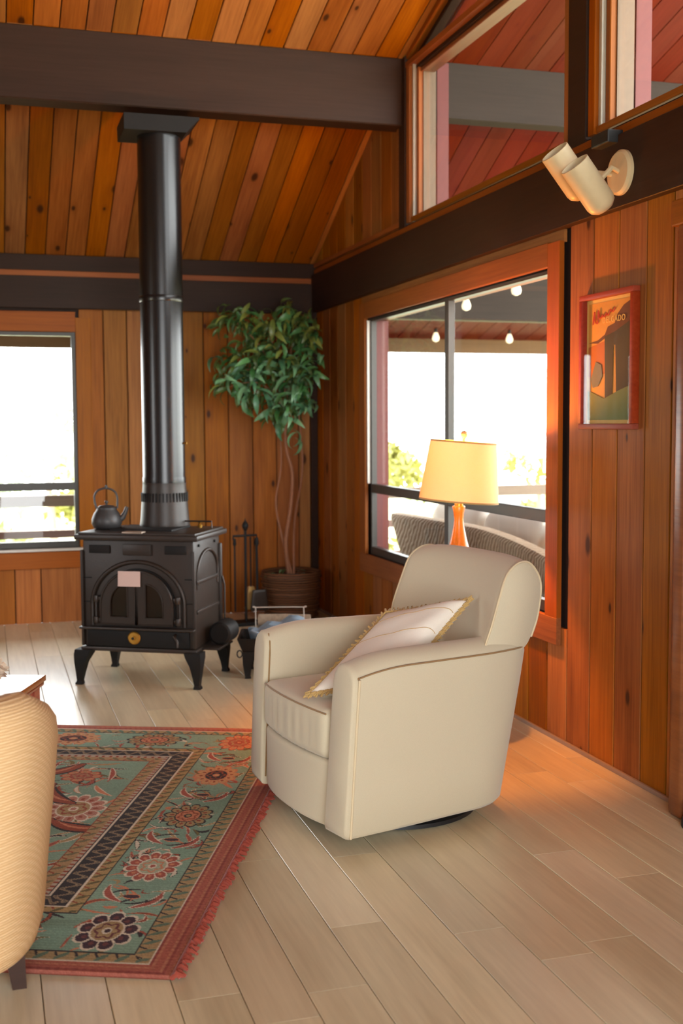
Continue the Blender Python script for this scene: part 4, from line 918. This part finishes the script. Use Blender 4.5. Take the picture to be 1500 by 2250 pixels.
# ================================================================== FIREPLACE TOOLS
ft = empty('fireplace_tools', (1.722, 7.98, 0), R(10)); tag(ft, 'black iron stand of fireplace tools beside the plant', 'fireplace tools')
MB().cbox((0, 0, 0.012), (0.20, 0.16, 0.024), 0.006).build('base', M['irondark'], ft)
MB().tube([(0, 0, 0.02), (0, 0, 0.66)], 0.010, 10).build('post', M['irondark'], ft, 40)
MB().lathe([(0.004, 0), (0.010, 0.005), (0.022, 0.03), (0.023, 0.045), (0.014, 0.062), (0.004, 0.075), (0.002, 0.09)], 14, (0, 0, 0.655)).build('finial', M['irondark'], ft, 60)
MB().tube([(-0.09, 0, 0.60), (-0.09, 0, 0.625), (0.085, 0, 0.625), (0.085, 0, 0.60)], 0.008, 8).build('crossbar', M['irondark'], ft, 40)
MB().tube([(-0.088, -0.02, 0.605), (-0.088, -0.02, 0.10)], 0.007, 8).lathe([(0.008, 0), (0.013, 0.01), (0.009, 0.05)], 10, (-0.088, -0.02, 0.56)).build('poker', M['irondark'], ft, 40)
MB().tube([(0.075, -0.02, 0.61), (0.078, -0.02, 0.22)], 0.011, 8).lathe([(0.012, 0), (0.018, 0.02), (0.012, 0.06)], 10, (0.076, -0.02, 0.55)).build('shovel_handle', M['irondark'], ft, 40)
MB().rbox((0.06, 0.012, 0.075), 0.01, 8, lambda p: Vector((p.x*(1-0.15*p.z/0.075)+0.09, p.y-0.03+0.25*p.x*p.x*8*0.03, p.z+0.17))).build('shovel', M['iron'], ft, 50)
MB().tube([(0.055, 0.04, 0.61), (0.055, 0.04, 0.25)], 0.006, 8).build('brush_handle', M['irondark'], ft, 40)
MB().loft([[Vector((0.055+a*w, 0.04+b*w*0.6, z)) for a, b in ((-1, -1), (1, -1), (1, 1), (-1, 1))] for w, z in ((0.018, 0.26), (0.03, 0.22), (0.042, 0.10))]).build('brush', M['tanfringe'], ft)

# ================================================================== LOG HOLDER
lh = empty('log_holder', (1.56, 6.34, 0), R(-16)); tag(lh, 'black iron log holder on feet with wire handle behind the armchair', 'log holder')
def hsec(z, wx, wy): return [Vector((sx*wx, sy*wy, z)) for sx, sy in ((-1, -1), (1, -1), (1, 1), (-1, 1))]
MB().loft([hsec(0.10, 0.175, 0.13), hsec(0.15, 0.20, 0.15), hsec(0.215, 0.225, 0.165), hsec(0.225, 0.228, 0.168), hsec(0.225, 0.215, 0.155), hsec(0.13, 0.185, 0.135)], True, True).build('bin', M['irondark'], lh, 30)
for sx in (-1, 1):
    for sy in (-1, 1):
        MB().loft([[Vector((sx*(0.170+o)+a*w, sy*(0.125+o)+b*w, z)) for a, b in ((-1, -1), (1, -1), (1, 1), (-1, 1))] for z, w, o in ((0.15, 0.032, 0), (0.08, 0.024, 0.005), (0.01, 0.014, 0.004), (0.0, 0.017, 0.004))]).build('leg', M['irondark'], lh, 30)
MB().tube(catmull([(-0.135, 0, 0.22), (-0.135, 0, 0.365), (-0.128, 0, 0.374), (0.128, 0, 0.374), (0.135, 0, 0.365), (0.135, 0, 0.22)], 40), 0.0035, 8).build('wire_handle', M['silver'], lh, 40)
MB().tube([Vector((-0.22+0.014*math.cos(a/12*6.28), -0.10, 0.13+0.02*math.sin(a/12*6.28))) for a in range(12)], 0.004, 6, closed=True).build('ring_pull', M['iron'], lh, 40)
def crumple(p, sd, a=0.012): 
    return p+Vector((math.sin(p.y*55+sd), math.sin(p.z*60+sd*2), math.sin(p.x*50+sd*3)))*a
np_ = MB().rbox((0.15, 0.09, 0.05), 0.02, 14, lambda p: crumple(p, 1.0)).build('newspaper', plain('blue_grey_newsprint', lin(120, 140, 156), 0.8, 0, 25, 0.25), None, 40)
np_.location = (1.545, 6.31, 0.245); np_.rotation_euler = (0, R(-14), R(-10)); tag(np_, 'crumpled blue-grey newspaper lying in the log holder', 'newspaper')
lg = MB().lathe([(0.035, -0.15), (0.042, -0.148), (0.044, 0), (0.041, 0.148), (0.034, 0.15)], 14, (0, 0, 0), Matrix.Rotation(R(90), 3, 'Y')).build('firewood_log', M['bark'], None, 40)
lg.location = (1.62, 6.472, 0.27); lg.rotation_euler = (0, 0, R(-20)); tag(lg, 'short split log at the back of the log holder', 'log')

# ================================================================== POTTED TREE
pt = empty('potted_tree', (2.085, 8.12, 0)); tag(pt, 'leafy houseplant tree with drooping leaves in a basket in the corner', 'plant')
bk, nt_, b_ = newmat('brown_wicker'); v = coords(nt_, (1, 1, 1), False)
wz = nd(nt_, 'ShaderNodeTexWave'); wz.bands_direction = 'Z'; nt_.links.new(v, wz.inputs['Vector']); wz.inputs['Scale'].default_value = 18; wz.inputs['Distortion'].default_value = 3
nt_.links.new(mix(nt_, wz.outputs['Fac'], lin(58, 34, 18), lin(116, 74, 40)), b_.inputs['Base Color']); b_.inputs['Roughness'].default_value = 0.7; bump(nt_, b_, wz.outputs['Fac'], 0.6, 0.006)
bs = MB().lathe([(0.17, 0), (0.185, 0.03), (0.205, 0.18), (0.212, 0.32), (0.218, 0.335), (0.212, 0.35), (0.198, 0.345), (0.192, 0.30)], 36).build('basket', bk, pt, 50)
for k in range(8): MB().tube([((0.188+0.026*z/0.32)*math.cos(2*math.pi*i/36), (0.188+0.026*z/0.32)*math.sin(2*math.pi*i/36), z) for i in range(36) for z in (0.03+k*0.04,)], 0.010, 6, closed=True).build('weave_row', bk, bs, 60)
MB().lathe([(0.19, 0.28), (0.12, 0.315), (0.02, 0.325)], 24, (0, 0, 0), None, False).build('soil', plain('dark_soil', lin(40, 28, 20), 0.95, 0, 80, 0.4, 0.6), pt, 60)
M['stem'] = plain('pinkish_bark', lin(150, 100, 70), 0.7, 0, 40, 0.25)
M['leaf'] = []
for nm, a, b in (('leaf_green', lin(46, 92, 44), lin(92, 142, 84)), ('leaf_yellow_green', lin(84, 100, 40), lin(140, 150, 72)), ('leaf_blue_green', lin(64, 110, 76), lin(124, 172, 124))):
    m, nt, bs_ = newmat(nm); oi = nd(nt, 'ShaderNodeObjectInfo'); nt.links.new(mix(nt, oi.outputs['Random'], a, b), bs_.inputs['Base Color']); bs_.inputs['Roughness'].default_value = 0.38; bs_.inputs['Subsurface Weight'].default_value = 0.0; M['leaf'].append(m)
rs_ = random.Random(21)
trunks = [[(-0.01, 0.02, 0.31), (-0.035, 0.01, 0.55), (0.0, 0.0, 0.80), (0.015, 0, 1.05), (-0.03, 0.0, 1.25), (-0.03, 0, 1.6)], [(0.01, 0, 0.31), (-0.06, 0.03, 0.6), (-0.10, 0.03, 0.85), (-0.06, 0.02, 1.15), (-0.10, 0, 1.7)], [(0.02, 0.0, 0.31), (0.04, 0.04, 0.7), (0.10, 0.03, 1.1), (0.06, 0, 1.6), (0.08, 0, 2.0)]]
for i, tr in enumerate(trunks):
    c_ = catmull(tr, 30); MB().tube(c_, [0.017*(1-0.5*k/30)*(1.0 if i == 0 else 0.55) for k in range(31)], 8).build('trunk', M['stem'], pt, 60)
def leaf_mesh(L, w, curl, mat):
    mb = MB(); n = 7; secs = []
    p = Vector((0, 0, 0)); ang = 0.25
    for i in range(n+1):
        t = i/n; ww = w*math.sin(math.pi*min(1, 0.06+0.94*t**0.8))*(1.0) if i < n else 0.0006
        d = Vector((math.cos(ang), 0, math.sin(ang)))
        u_ = Vector((-math.sin(ang), 0, math.cos(ang)))
        secs.append((p+Vector((0, -ww, 0))+u_*ww*0.35, p.copy(), p+Vector((0, ww, 0))+u_*ww*0.35)); p = p+d*(L/n); ang -= curl/n
    vs = [q for s_ in secs for q in s_]; fs = []
    for i in range(n):
        a = i*3; fs += [(a, a+1, a+4, a+3), (a+1, a+2, a+5, a+4)]
    mb.add(vs, fs); me = mb.mesh('leaf', 60); me.materials.append(mat); return me
lm = [leaf_mesh(L, w, cu, M['leaf'][k]) for k, (L, w, cu) in enumerate(((0.16, 0.019, 1.9), (0.14, 0.018, 1.4), (0.18, 0.019, 2.8)))]+[leaf_mesh(0.14, 0.017, 2.2, M['leaf'][0]), leaf_mesh(0.16, 0.019, 1.6, M['leaf'][2])]
def leaf(p, az, tilt, roll, k, s=1.0):
    o = bpy.data.objects.new('leaf', lm[k]); C.objects.link(o); o.parent = pt
    o.matrix_local = Matrix.Translation(p) @ Matrix.Rotation(az, 4, 'Z') @ Matrix.Rotation(-tilt, 4, 'Y') @ Matrix.Rotation(roll, 4, 'X') @ Matrix.Scale(s, 4)
inner = []
heads = [((-0.10, -0.12, 1.80), 0.20), ((-0.02, -0.18, 1.62), 0.16), ((0.10, -0.10, 1.95), 0.17), ((-0.32, -0.02, 1.78), 0.17), ((-0.16, -0.05, 2.02), 0.16), ((0.12, -0.14, 1.72), 0.15), ((-0.06, -0.14, 1.45), 0.11), ((0.10, -0.05, 1.52), 0.10), ((-0.38, -0.03, 2.10), 0.13), ((0.05, -0.05, 2.12), 0.12), ((-0.28, -0.05, 1.58), 0.11), ((-0.45, -0.05, 1.66), 0.07), ((0.18, -0.02, 2.02), 0.11)]
tot = sum(h[1]**1.5 for h in heads); NL = 280; cnt = 0
for (hc, hr) in heads:
    c_ = Vector(hc); base = Vector((-0.03, 0, min(c_.z-0.1, 1.6)))
    MB().tube(catmull([base, (base+c_)/2+Vector((0, 0, 0.08)), c_], 10), [0.006-0.0004*k for k in range(11)], 6).build('branch', M['stem'], pt, 60)
    for _ in range(int(NL*hr**1.5/tot)):
        rs2 = random.Random(cnt)
        for _k in range(2):
            dd = Vector((rs2.gauss(0, 1), rs2.gauss(0.4, 0.8), rs2.gauss(0, 1))).normalized()*hr*rs2.uniform(0.2, 1.15)+c_; dd.y = max(-0.1, min(dd.y+0.06, 0.2)); dd.x = min(dd.x, 0.2); dd.z += 0.04
            inner.append((dd, rs2.uniform(1.6, 4.7), rs2.gauss(-0.2, 0.5), rs2.gauss(0, 0.6), rs2.uniform(0.7, 1.1)))
        d = Vector((rs_.gauss(0, 1), rs_.gauss(-0.15, 1), rs_.gauss(0, 0.9))).normalized(); p = c_+d*hr*rs_.uniform(0.15, 0.95)
        p.y = min(p.y, 0.14); p.x = min(p.x, 0.19); p.z += 0.04
        az = math.atan2(d.y, d.x)+rs_.gauss(0, 0.7)
        if p.x > 0.05 and abs((az+math.pi) % (2*math.pi)-math.pi) < 1.2: az = rs_.uniform(1.8, 4.6)
        if p.y > 0.05 and 0.5 < az % (2*math.pi) < 2.6: az = -az
        hi = p.z > 1.85; low = p.z < 1.75
        k = rs_.choice((1, 1, 0, 3)) if hi else rs_.choice((2, 4, 0, 4, 3)) if low else rs_.choice((0, 1, 4, 3, 2))
        leaf(p, az, rs_.gauss(-0.15, 0.5), rs_.gauss(0, 0.6), k, rs_.uniform(0.85, 1.3)); cnt += 1
for p, az, k in (((-0.02, -0.15, 1.36), 0.3, 2), ((0.02, -0.14, 1.34), 2.6, 2), ((0.0, -0.14, 1.30), 0.6, 2), ((-0.50, -0.03, 1.67), 3.0, 1)): leaf(Vector(p), az, -0.5, 0.3, k, 1.0)
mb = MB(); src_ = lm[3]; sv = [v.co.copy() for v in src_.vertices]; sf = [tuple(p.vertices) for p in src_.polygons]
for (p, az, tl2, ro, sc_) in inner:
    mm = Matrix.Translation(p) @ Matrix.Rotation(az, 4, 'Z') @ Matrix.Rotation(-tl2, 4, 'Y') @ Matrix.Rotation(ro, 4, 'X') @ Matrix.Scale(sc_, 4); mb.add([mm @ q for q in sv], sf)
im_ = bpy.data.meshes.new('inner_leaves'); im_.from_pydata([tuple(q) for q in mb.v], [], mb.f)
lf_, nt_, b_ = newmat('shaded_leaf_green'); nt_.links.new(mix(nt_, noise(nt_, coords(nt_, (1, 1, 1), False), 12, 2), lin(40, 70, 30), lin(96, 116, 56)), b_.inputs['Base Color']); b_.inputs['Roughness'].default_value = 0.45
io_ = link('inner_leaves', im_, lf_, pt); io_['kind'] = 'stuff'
for i in range(6):
    a = rs_.uniform(0, 6.28); r_ = rs_.uniform(0.08, 0.17); leaf(Vector((r_*math.cos(a), r_*math.sin(a)-0.03, 0.335)), a if a > 2 else a+2.2, 0.2, 0.0, rs_.choice((0, 4)), 0.5)

# ================================================================== SIDE TABLE AND LAMP
LX, LY = 2.05, 4.92
sdt = empty('side_table', (LX, LY, 0)); tag(sdt, 'small round wooden side table behind the armchair holding the lamp', 'side table')
MB().lathe([(0.165, 0.60), (0.175, 0.605), (0.175, 0.62), (0.165, 0.625)], 40).build('table_top', M['darkwood'], sdt, 40)
MB().lathe([(0.03, 0.03), (0.022, 0.1), (0.028, 0.3), (0.02, 0.5), (0.05, 0.60)], 20).build('pedestal', M['darkwood'], sdt, 40)
for k in range(3):
    a = 2*math.pi*k/3+0.4; MB().tube([(0, 0, 0.08), (0.08*math.cos(a), 0.08*math.sin(a), 0.05), (0.15*math.cos(a), 0.15*math.sin(a), 0.014)], [0.018, 0.015, 0.013], 8).build('foot', M['darkwood'], sdt, 40)
lp = empty('table_lamp', (LX, LY, 0.625)); tag(lp, 'lit table lamp with turned wooden base and tan shade behind the armchair', 'lamp')
M['lampwood'] = wood('honey_turned_wood', lin(168, 98, 40), lin(210, 138, 66), 0.1, rough=0.3, coat=0.5)
MB().lathe([(0.075, 0.0), (0.078, 0.012), (0.060, 0.03), (0.045, 0.06), (0.055, 0.12), (0.058, 0.16), (0.050, 0.20), (0.036, 0.25), (0.024, 0.31), (0.021, 0.34), (0.024, 0.37), (0.030, 0.395), (0.028, 0.40)], 32).build('base', M['lampwood'], lp, 50)
MB().lathe([(0.020, 0.40), (0.020, 0.41), (0.012, 0.414), (0.012, 0.44), (0.016, 0.445), (0.016, 0.49)], 20).build('neck', M['brass'], lp, 40)
# harp and shade are knocked a little askew
tilt = Matrix.Translation((0, 0, 0.43)) @ Matrix.Rotation(R(4.6), 4, Vector((fw.x, fw.y, 0)).normalized()) @ Matrix.Translation((0, 0, -0.43))
sm = bpy.data.materials.new('tan_linen_shade'); sm.use_nodes = True; nt = sm.node_tree; nt.nodes.clear()
o_ = nd(nt, 'ShaderNodeOutputMaterial'); df = nd(nt, 'ShaderNodeBsdfDiffuse'); tl = nd(nt, 'ShaderNodeBsdfTranslucent'); mx = nd(nt, 'ShaderNodeMixShader'); mx.inputs[0].default_value = 0.34
n_ = noise(nt, coords(nt, (1, 1, 1), False), 500, 2); c_ = mix(nt, n_, lin(236, 216, 180), lin(248, 232, 200))
nt.links.new(c_, df.inputs[0]); nt.links.new(c_, tl.inputs[0]); nt.links.new(df.outputs[0], mx.inputs[1]); nt.links.new(tl.outputs[0], mx.inputs[2]); nt.links.new(mx.outputs[0], o_.inputs[0])
rb, rt_, zb_, zt_ = 0.180, 0.150, 0.425, 0.690
sh = MB().lathe([(rb, zb_), (rt_, zt_), (rt_-0.002, zt_), (rb-0.002, zb_), (rb, zb_)], 64, (0, 0, 0), None, False, False).build('shade', sm, lp, 40); sh.matrix_local = tilt
for r_, z in ((rb, zb_), (rt_, zt_)):
    MB().lathe([(r_+0.0008, z-0.004), (r_+0.0012, z), (r_+0.0008, z+0.004)], 64, (0, 0, 0), None, False, False).build('trim', M['tanfringe'], sh, 40)
hpp = MB().tube(catmull([(0, 0, 0.46), (0.045, 0, 0.50), (0.055, 0, 0.58), (0.03, 0, 0.67), (0, 0, 0.685), (-0.03, 0, 0.67), (-0.055, 0, 0.58), (-0.045, 0, 0.50), (0, 0, 0.46)], 40), 0.002, 6).build('harp', M['brass'], lp, 40); hpp.matrix_local = tilt
sp_ = MB()
for k in range(3): a = 2*math.pi*k/3; sp_.tube([(0, 0, 0.684), (rt_*math.cos(a), rt_*math.sin(a), 0.684)], 0.0018, 6)
sp_ = sp_.build('spider', M['brass'], lp, 40); sp_.matrix_local = tilt
fn = MB().lathe([(0.004, 0.685), (0.008, 0.692), (0.005, 0.700), (0.013, 0.712), (0.017, 0.724), (0.013, 0.737), (0.003, 0.742)], 20).build('finial', plain('amber_glass_ball', lin(206, 170, 120), 0.1), lp, 60); fn.matrix_local = tilt
bb_ = MB().lathe([(0.014, 0.49), (0.016, 0.50), (0.028, 0.535), (0.030, 0.55), (0.022, 0.572), (0.005, 0.582)], 20).build('bulb', emit('lamp_bulb', (1.0, 0.62, 0.28, 1), 30.0), lp, 60)
pl_ = bpy.data.lights.new('lamp_light', 'POINT'); pl_.energy = 100; pl_.color = (1.0, 0.31, 0.032); pl_.shadow_soft_size = 0.03
plo = bpy.data.objects.new('lamp_light', pl_); C.objects.link(plo); plo.parent = lp; plo.location = (0.0, 0.0, 0.632)

# ================================================================== WALL ITEMS
# framed poster in a deep frame
PY0, PY1, PZ0, PZ1 = 3.955, 4.375, 1.372, 1.915
pf = empty('framed_poster', (XW, (PY0+PY1)/2, PZ0)); tag(pf, 'framed orange poster with a dark hat silhouette on the right wall', 'poster')
def W_(x, y, z): return Vector((x-XW, y-(PY0+PY1)/2, z-PZ0))
fd = 0.032; M['frame'] = wood('red_brown_frame', lin(128, 52, 28), lin(158, 76, 44), 0.05, rough=0.4)
def fbar(y0, y1, z0, z1): MB().cbox(W_(XW-fd/2, (y0+y1)/2, (z0+z1)/2), (fd, y1-y0, z1-z0), 0.003).build('frame_bar', M['frame'], pf, 30)
fbar(PY0, PY1, PZ1-0.022, PZ1); fbar(PY0, PY1, PZ0, PZ0+0.022); fbar(PY0, PY0+0.022, PZ0+0.022, PZ1-0.022); fbar(PY1-0.022, PY1, PZ0+0.022, PZ1-0.022)
IY0, IY1, IZ0, IZ1 = PY0+0.022, PY1-0.022, PZ0+0.022, PZ1-0.022
xp = XW-0.006
def sheet(name, poly, mat, x):     # poly in u (0 left .. 1 right as seen), v (0 bottom .. 1 top)
    return MB().prism([(IY1-(IY1-IY0)*u, IZ0+(IZ1-IZ0)*v) for u, v in poly], lambda a, b, t: W_(t, a, b), x, x+0.0012).build(name, mat, pf)
PM = {k: plain('poster_'+k, c_, 0.7, 0, 60, 0.08) for k, c_ in dict(orange=lin(226, 158, 70), deep=lin(196, 108, 44), brown=lin(112, 66, 44), dark=lin(70, 62, 50), red=lin(206, 72, 44), pale=lin(240, 196, 110), green=lin(120, 130, 80), grey=lin(120, 120, 112)).items()}
sheet('print', [(0, 0), (1, 0), (1, 1), (0, 1)], PM['pale'], xp)
sheet('print_field', [(0.05, 0.03), (0.95, 0.03), (0.95, 0.97), (0.05, 0.97)], PM['orange'], xp-0.0014)
sheet('print_panel', [(0.05, 0.62), (0.40, 0.66), (0.42, 0.40), (0.05, 0.38)], PM['deep'], xp-0.0026)
hat = [(0.06, 0.655), (0.25, 0.67), (0.40, 0.71), (0.46, 0.77), (0.60, 0.79), (0.66, 0.86), (0.78, 0.92), (0.94, 0.955), (0.94, 0.62), (0.62, 0.70), (0.44, 0.69), (0.25, 0.645)]
sheet('print_hat', hat, PM['brown'], xp-0.0034)
sheet('print_body', [(0.40, 0.695), (0.62, 0.725), (0.94, 0.80), (0.94, 0.10), (0.66, 0.10), (0.62, 0.62), (0.58, 0.62), (0.56, 0.10), (0.42, 0.12)], PM['dark'], xp-0.0042)
sheet('print_ground', [(0.05, 0.03), (0.95, 0.03), (0.95, 0.30), (0.70, 0.26), (0.40, 0.20), (0.05, 0.27)], PM['green'], xp-0.0050)
sheet('print_figure', [(0.12, 0.36), (0.22, 0.50), (0.34, 0.47), (0.36, 0.38), (0.26, 0.30), (0.16, 0.29)], PM['grey'], xp-0.0056)
def script_line(pts, r_, mat, name): MB().tube(catmull([W_(xp-0.0062, IY1-(IY1-IY0)*u, IZ0+(IZ1-IZ0)*v) for u, v in pts], 60), r_, 5).build(name, mat, pf, 60)
script_line([(0.16, 0.80), (0.19, 0.90), (0.20, 0.83), (0.26, 0.81), (0.27, 0.91), (0.30, 0.85), (0.34, 0.85), (0.36, 0.87), (0.38, 0.85), (0.42, 0.86), (0.44, 0.88), (0.46, 0.86), (0.50, 0.87), (0.53, 0.90), (0.57, 0.88), (0.62, 0.91)], 0.0028, PM['red'], 'red_script')
fc_ = bpy.data.curves.new('lettering', 'FONT'); fc_.body = 'DELGADO'; fc_.size = 0.034; fc_.extrude = 0.0006; fc_.align_x = 'LEFT'; fc_.space_character = 1.15
tmp_ = bpy.data.objects.new('lettering_source', fc_); C.objects.link(tmp_); bpy.context.view_layer.update()
lme = bpy.data.meshes.new_from_object(tmp_.evaluated_get(bpy.context.evaluated_depsgraph_get())); bpy.data.objects.remove(tmp_); lme.materials.clear()
fo_ = link('lettering', lme, PM['pale'], pf)
yv = Vector((0, 0.12, 1)).normalized()
fo_.matrix_local = Matrix.Translation(W_(xp-0.0065, IY1-(IY1-IY0)*0.36, IZ0+(IZ1-IZ0)*0.80)) @ Matrix(((0, 0, -1, 0), (-1, 0, 0, 0), (0, 1, 0, 0), (0, 0, 0, 1)))
MB().box(W_(XW-0.024, (IY0+IY1)/2, (IZ0+IZ1)/2), (0.002, IY1-IY0, IZ1-IZ0)).build('pane', glassmat('picture_glass', refl=0.45), pf)
# twin spotlight
sl = empty('spotlight', (XW-0.041, 4.03, 2.345)); tag(sl, 'cream twin-can spotlight on the dark wall beam', 'spotlight')
M['can'] = plain('cream_enamel', lin(206, 186, 150), 0.4, 0, 40, 0.06)
ry = Matrix.Rotation(R(-90), 3, 'Y')
MB().lathe([(0.085, 0), (0.085, 0.012), (0.075, 0.022), (0.03, 0.026)], 36, (0, 0, 0), ry).build('wall_plate', M['can'], sl, 40)
ax = Vector((-0.66, -0.06, 0.75)).normalized()
for b0, nm in ((Vector((-0.105, -0.035, -0.13)), 'can'), (Vector((-0.115, 0.105, -0.055)), 'can')):
    q = ax.to_track_quat('Z', 'Y').to_matrix()
    can = MB().lathe([(0.010, -0.028), (0.034, -0.022), (0.052, -0.006), (0.057, 0.012), (0.057, 0.185), (0.053, 0.186), (0.052, 0.03), (0.01, 0.028)], 36, b0, q, True, True).build('can', M['can'], sl, 40)
    MB().tube([Vector((-0.02, b0.y*0.35, 0.0)), Vector((-0.06, b0.y*0.7, 0.01)), b0+ax*0.07], 0.010, 8).build('arm', M['can'], sl, 40)
    MB().lathe([(0.0, 0.04), (0.035, 0.05), (0.047, 0.10), (0.047, 0.12), (0.01, 0.125)], 24, b0, q).build('reflector_bulb', M['silver'], can, 50)
jb = MB().cbox((XW-0.05, 4.13, 2.49), (0.07, 0.13, 0.05), 0.006).build('spotlight_bracket', M['black']); tag(jb, 'small black bracket above the spotlight', 'bracket')  # bracket; its solid black block also stands in for the shadows around it

# ================================================================== PORCH SOFA
ws = empty('wicker_sofa', (3.05, 7.1, ZD)); tag(ws, 'grey-brown wicker sofa on the porch seen through the window', 'sofa')
wk, nt_, b_ = newmat('weathered_wicker'); v = coords(nt_, (1, 1, 1), False)
wz = nd(nt_, 'ShaderNodeTexWave'); wz.bands_direction = 'DIAGONAL'; nt_.links.new(v, wz.inputs['Vector']); wz.inputs['Scale'].default_value = 14; wz.inputs['Distortion'].default_value = 4
nt_.links.new(mix(nt_, wz.outputs['Fac'], lin(146, 120, 94), lin(208, 184, 154)), b_.inputs['Base Color']); b_.inputs['Roughness'].default_value = 0.8; bump(nt_, b_, wz.outputs['Fac'], 0.6, 0.006)
secs = []
for i in range(41):
    t = i/40; y = 1.25-3.0*t; x = 0.0+0.10*math.sin(math.pi*t); hgt = 0.84+0.0*math.sin(math.pi*t)-0.16*max(0, t-0.45)**1.5*2
    lean = 0.10; tl_ = 0.12
    P = [(-lean*0.0, 0.06), (-0.06, 0.40), (-0.13, hgt-0.03), (-0.12, hgt), (-0.06, hgt+0.01), (0.0, hgt-0.02), (0.06, 0.40), (0.12, 0.06)]
    end = 1.0 if 0 < i < 40 else 0.9
    ysh = 0.30*max(0.0, 1-t/0.12)
    secs.append([Vector((x+a, y-ysh*(1-b/0.85), b)) for a, b in P])
MB().loft(secs).build('wicker_back', wk, ws, 50)
MB().cbox((0.45, -0.25, 0.22), (0.75, 2.7, 0.30), 0.03).build('wicker_seat', wk, ws, 40)
for y, s in ((1.0, 0.75), (-0.25, 0.75), (-1.5, 0.75)): pass
cw = fabric('white_outdoor_cushion', lin(226, 218, 206), 300, 0.1)
for i, y in enumerate((0.72, -0.22, -1.15)):
    o = MB().rbox((0.10, 0.44, 0.24), 0.08, 12, lambda p: Vector((p.x+0.22*p.z, p.y, p.z))).build('sofa_cushion', cw, None, 60); o.location = (3.05+0.23, 7.1+y, ZD+0.70)
    tag(o, ('white back cushion at the far end of the porch sofa', 'white back cushion in the middle of the porch sofa', 'white back cushion at the near end of the porch sofa')[i], 'cushion', 'cushions of the porch sofa')
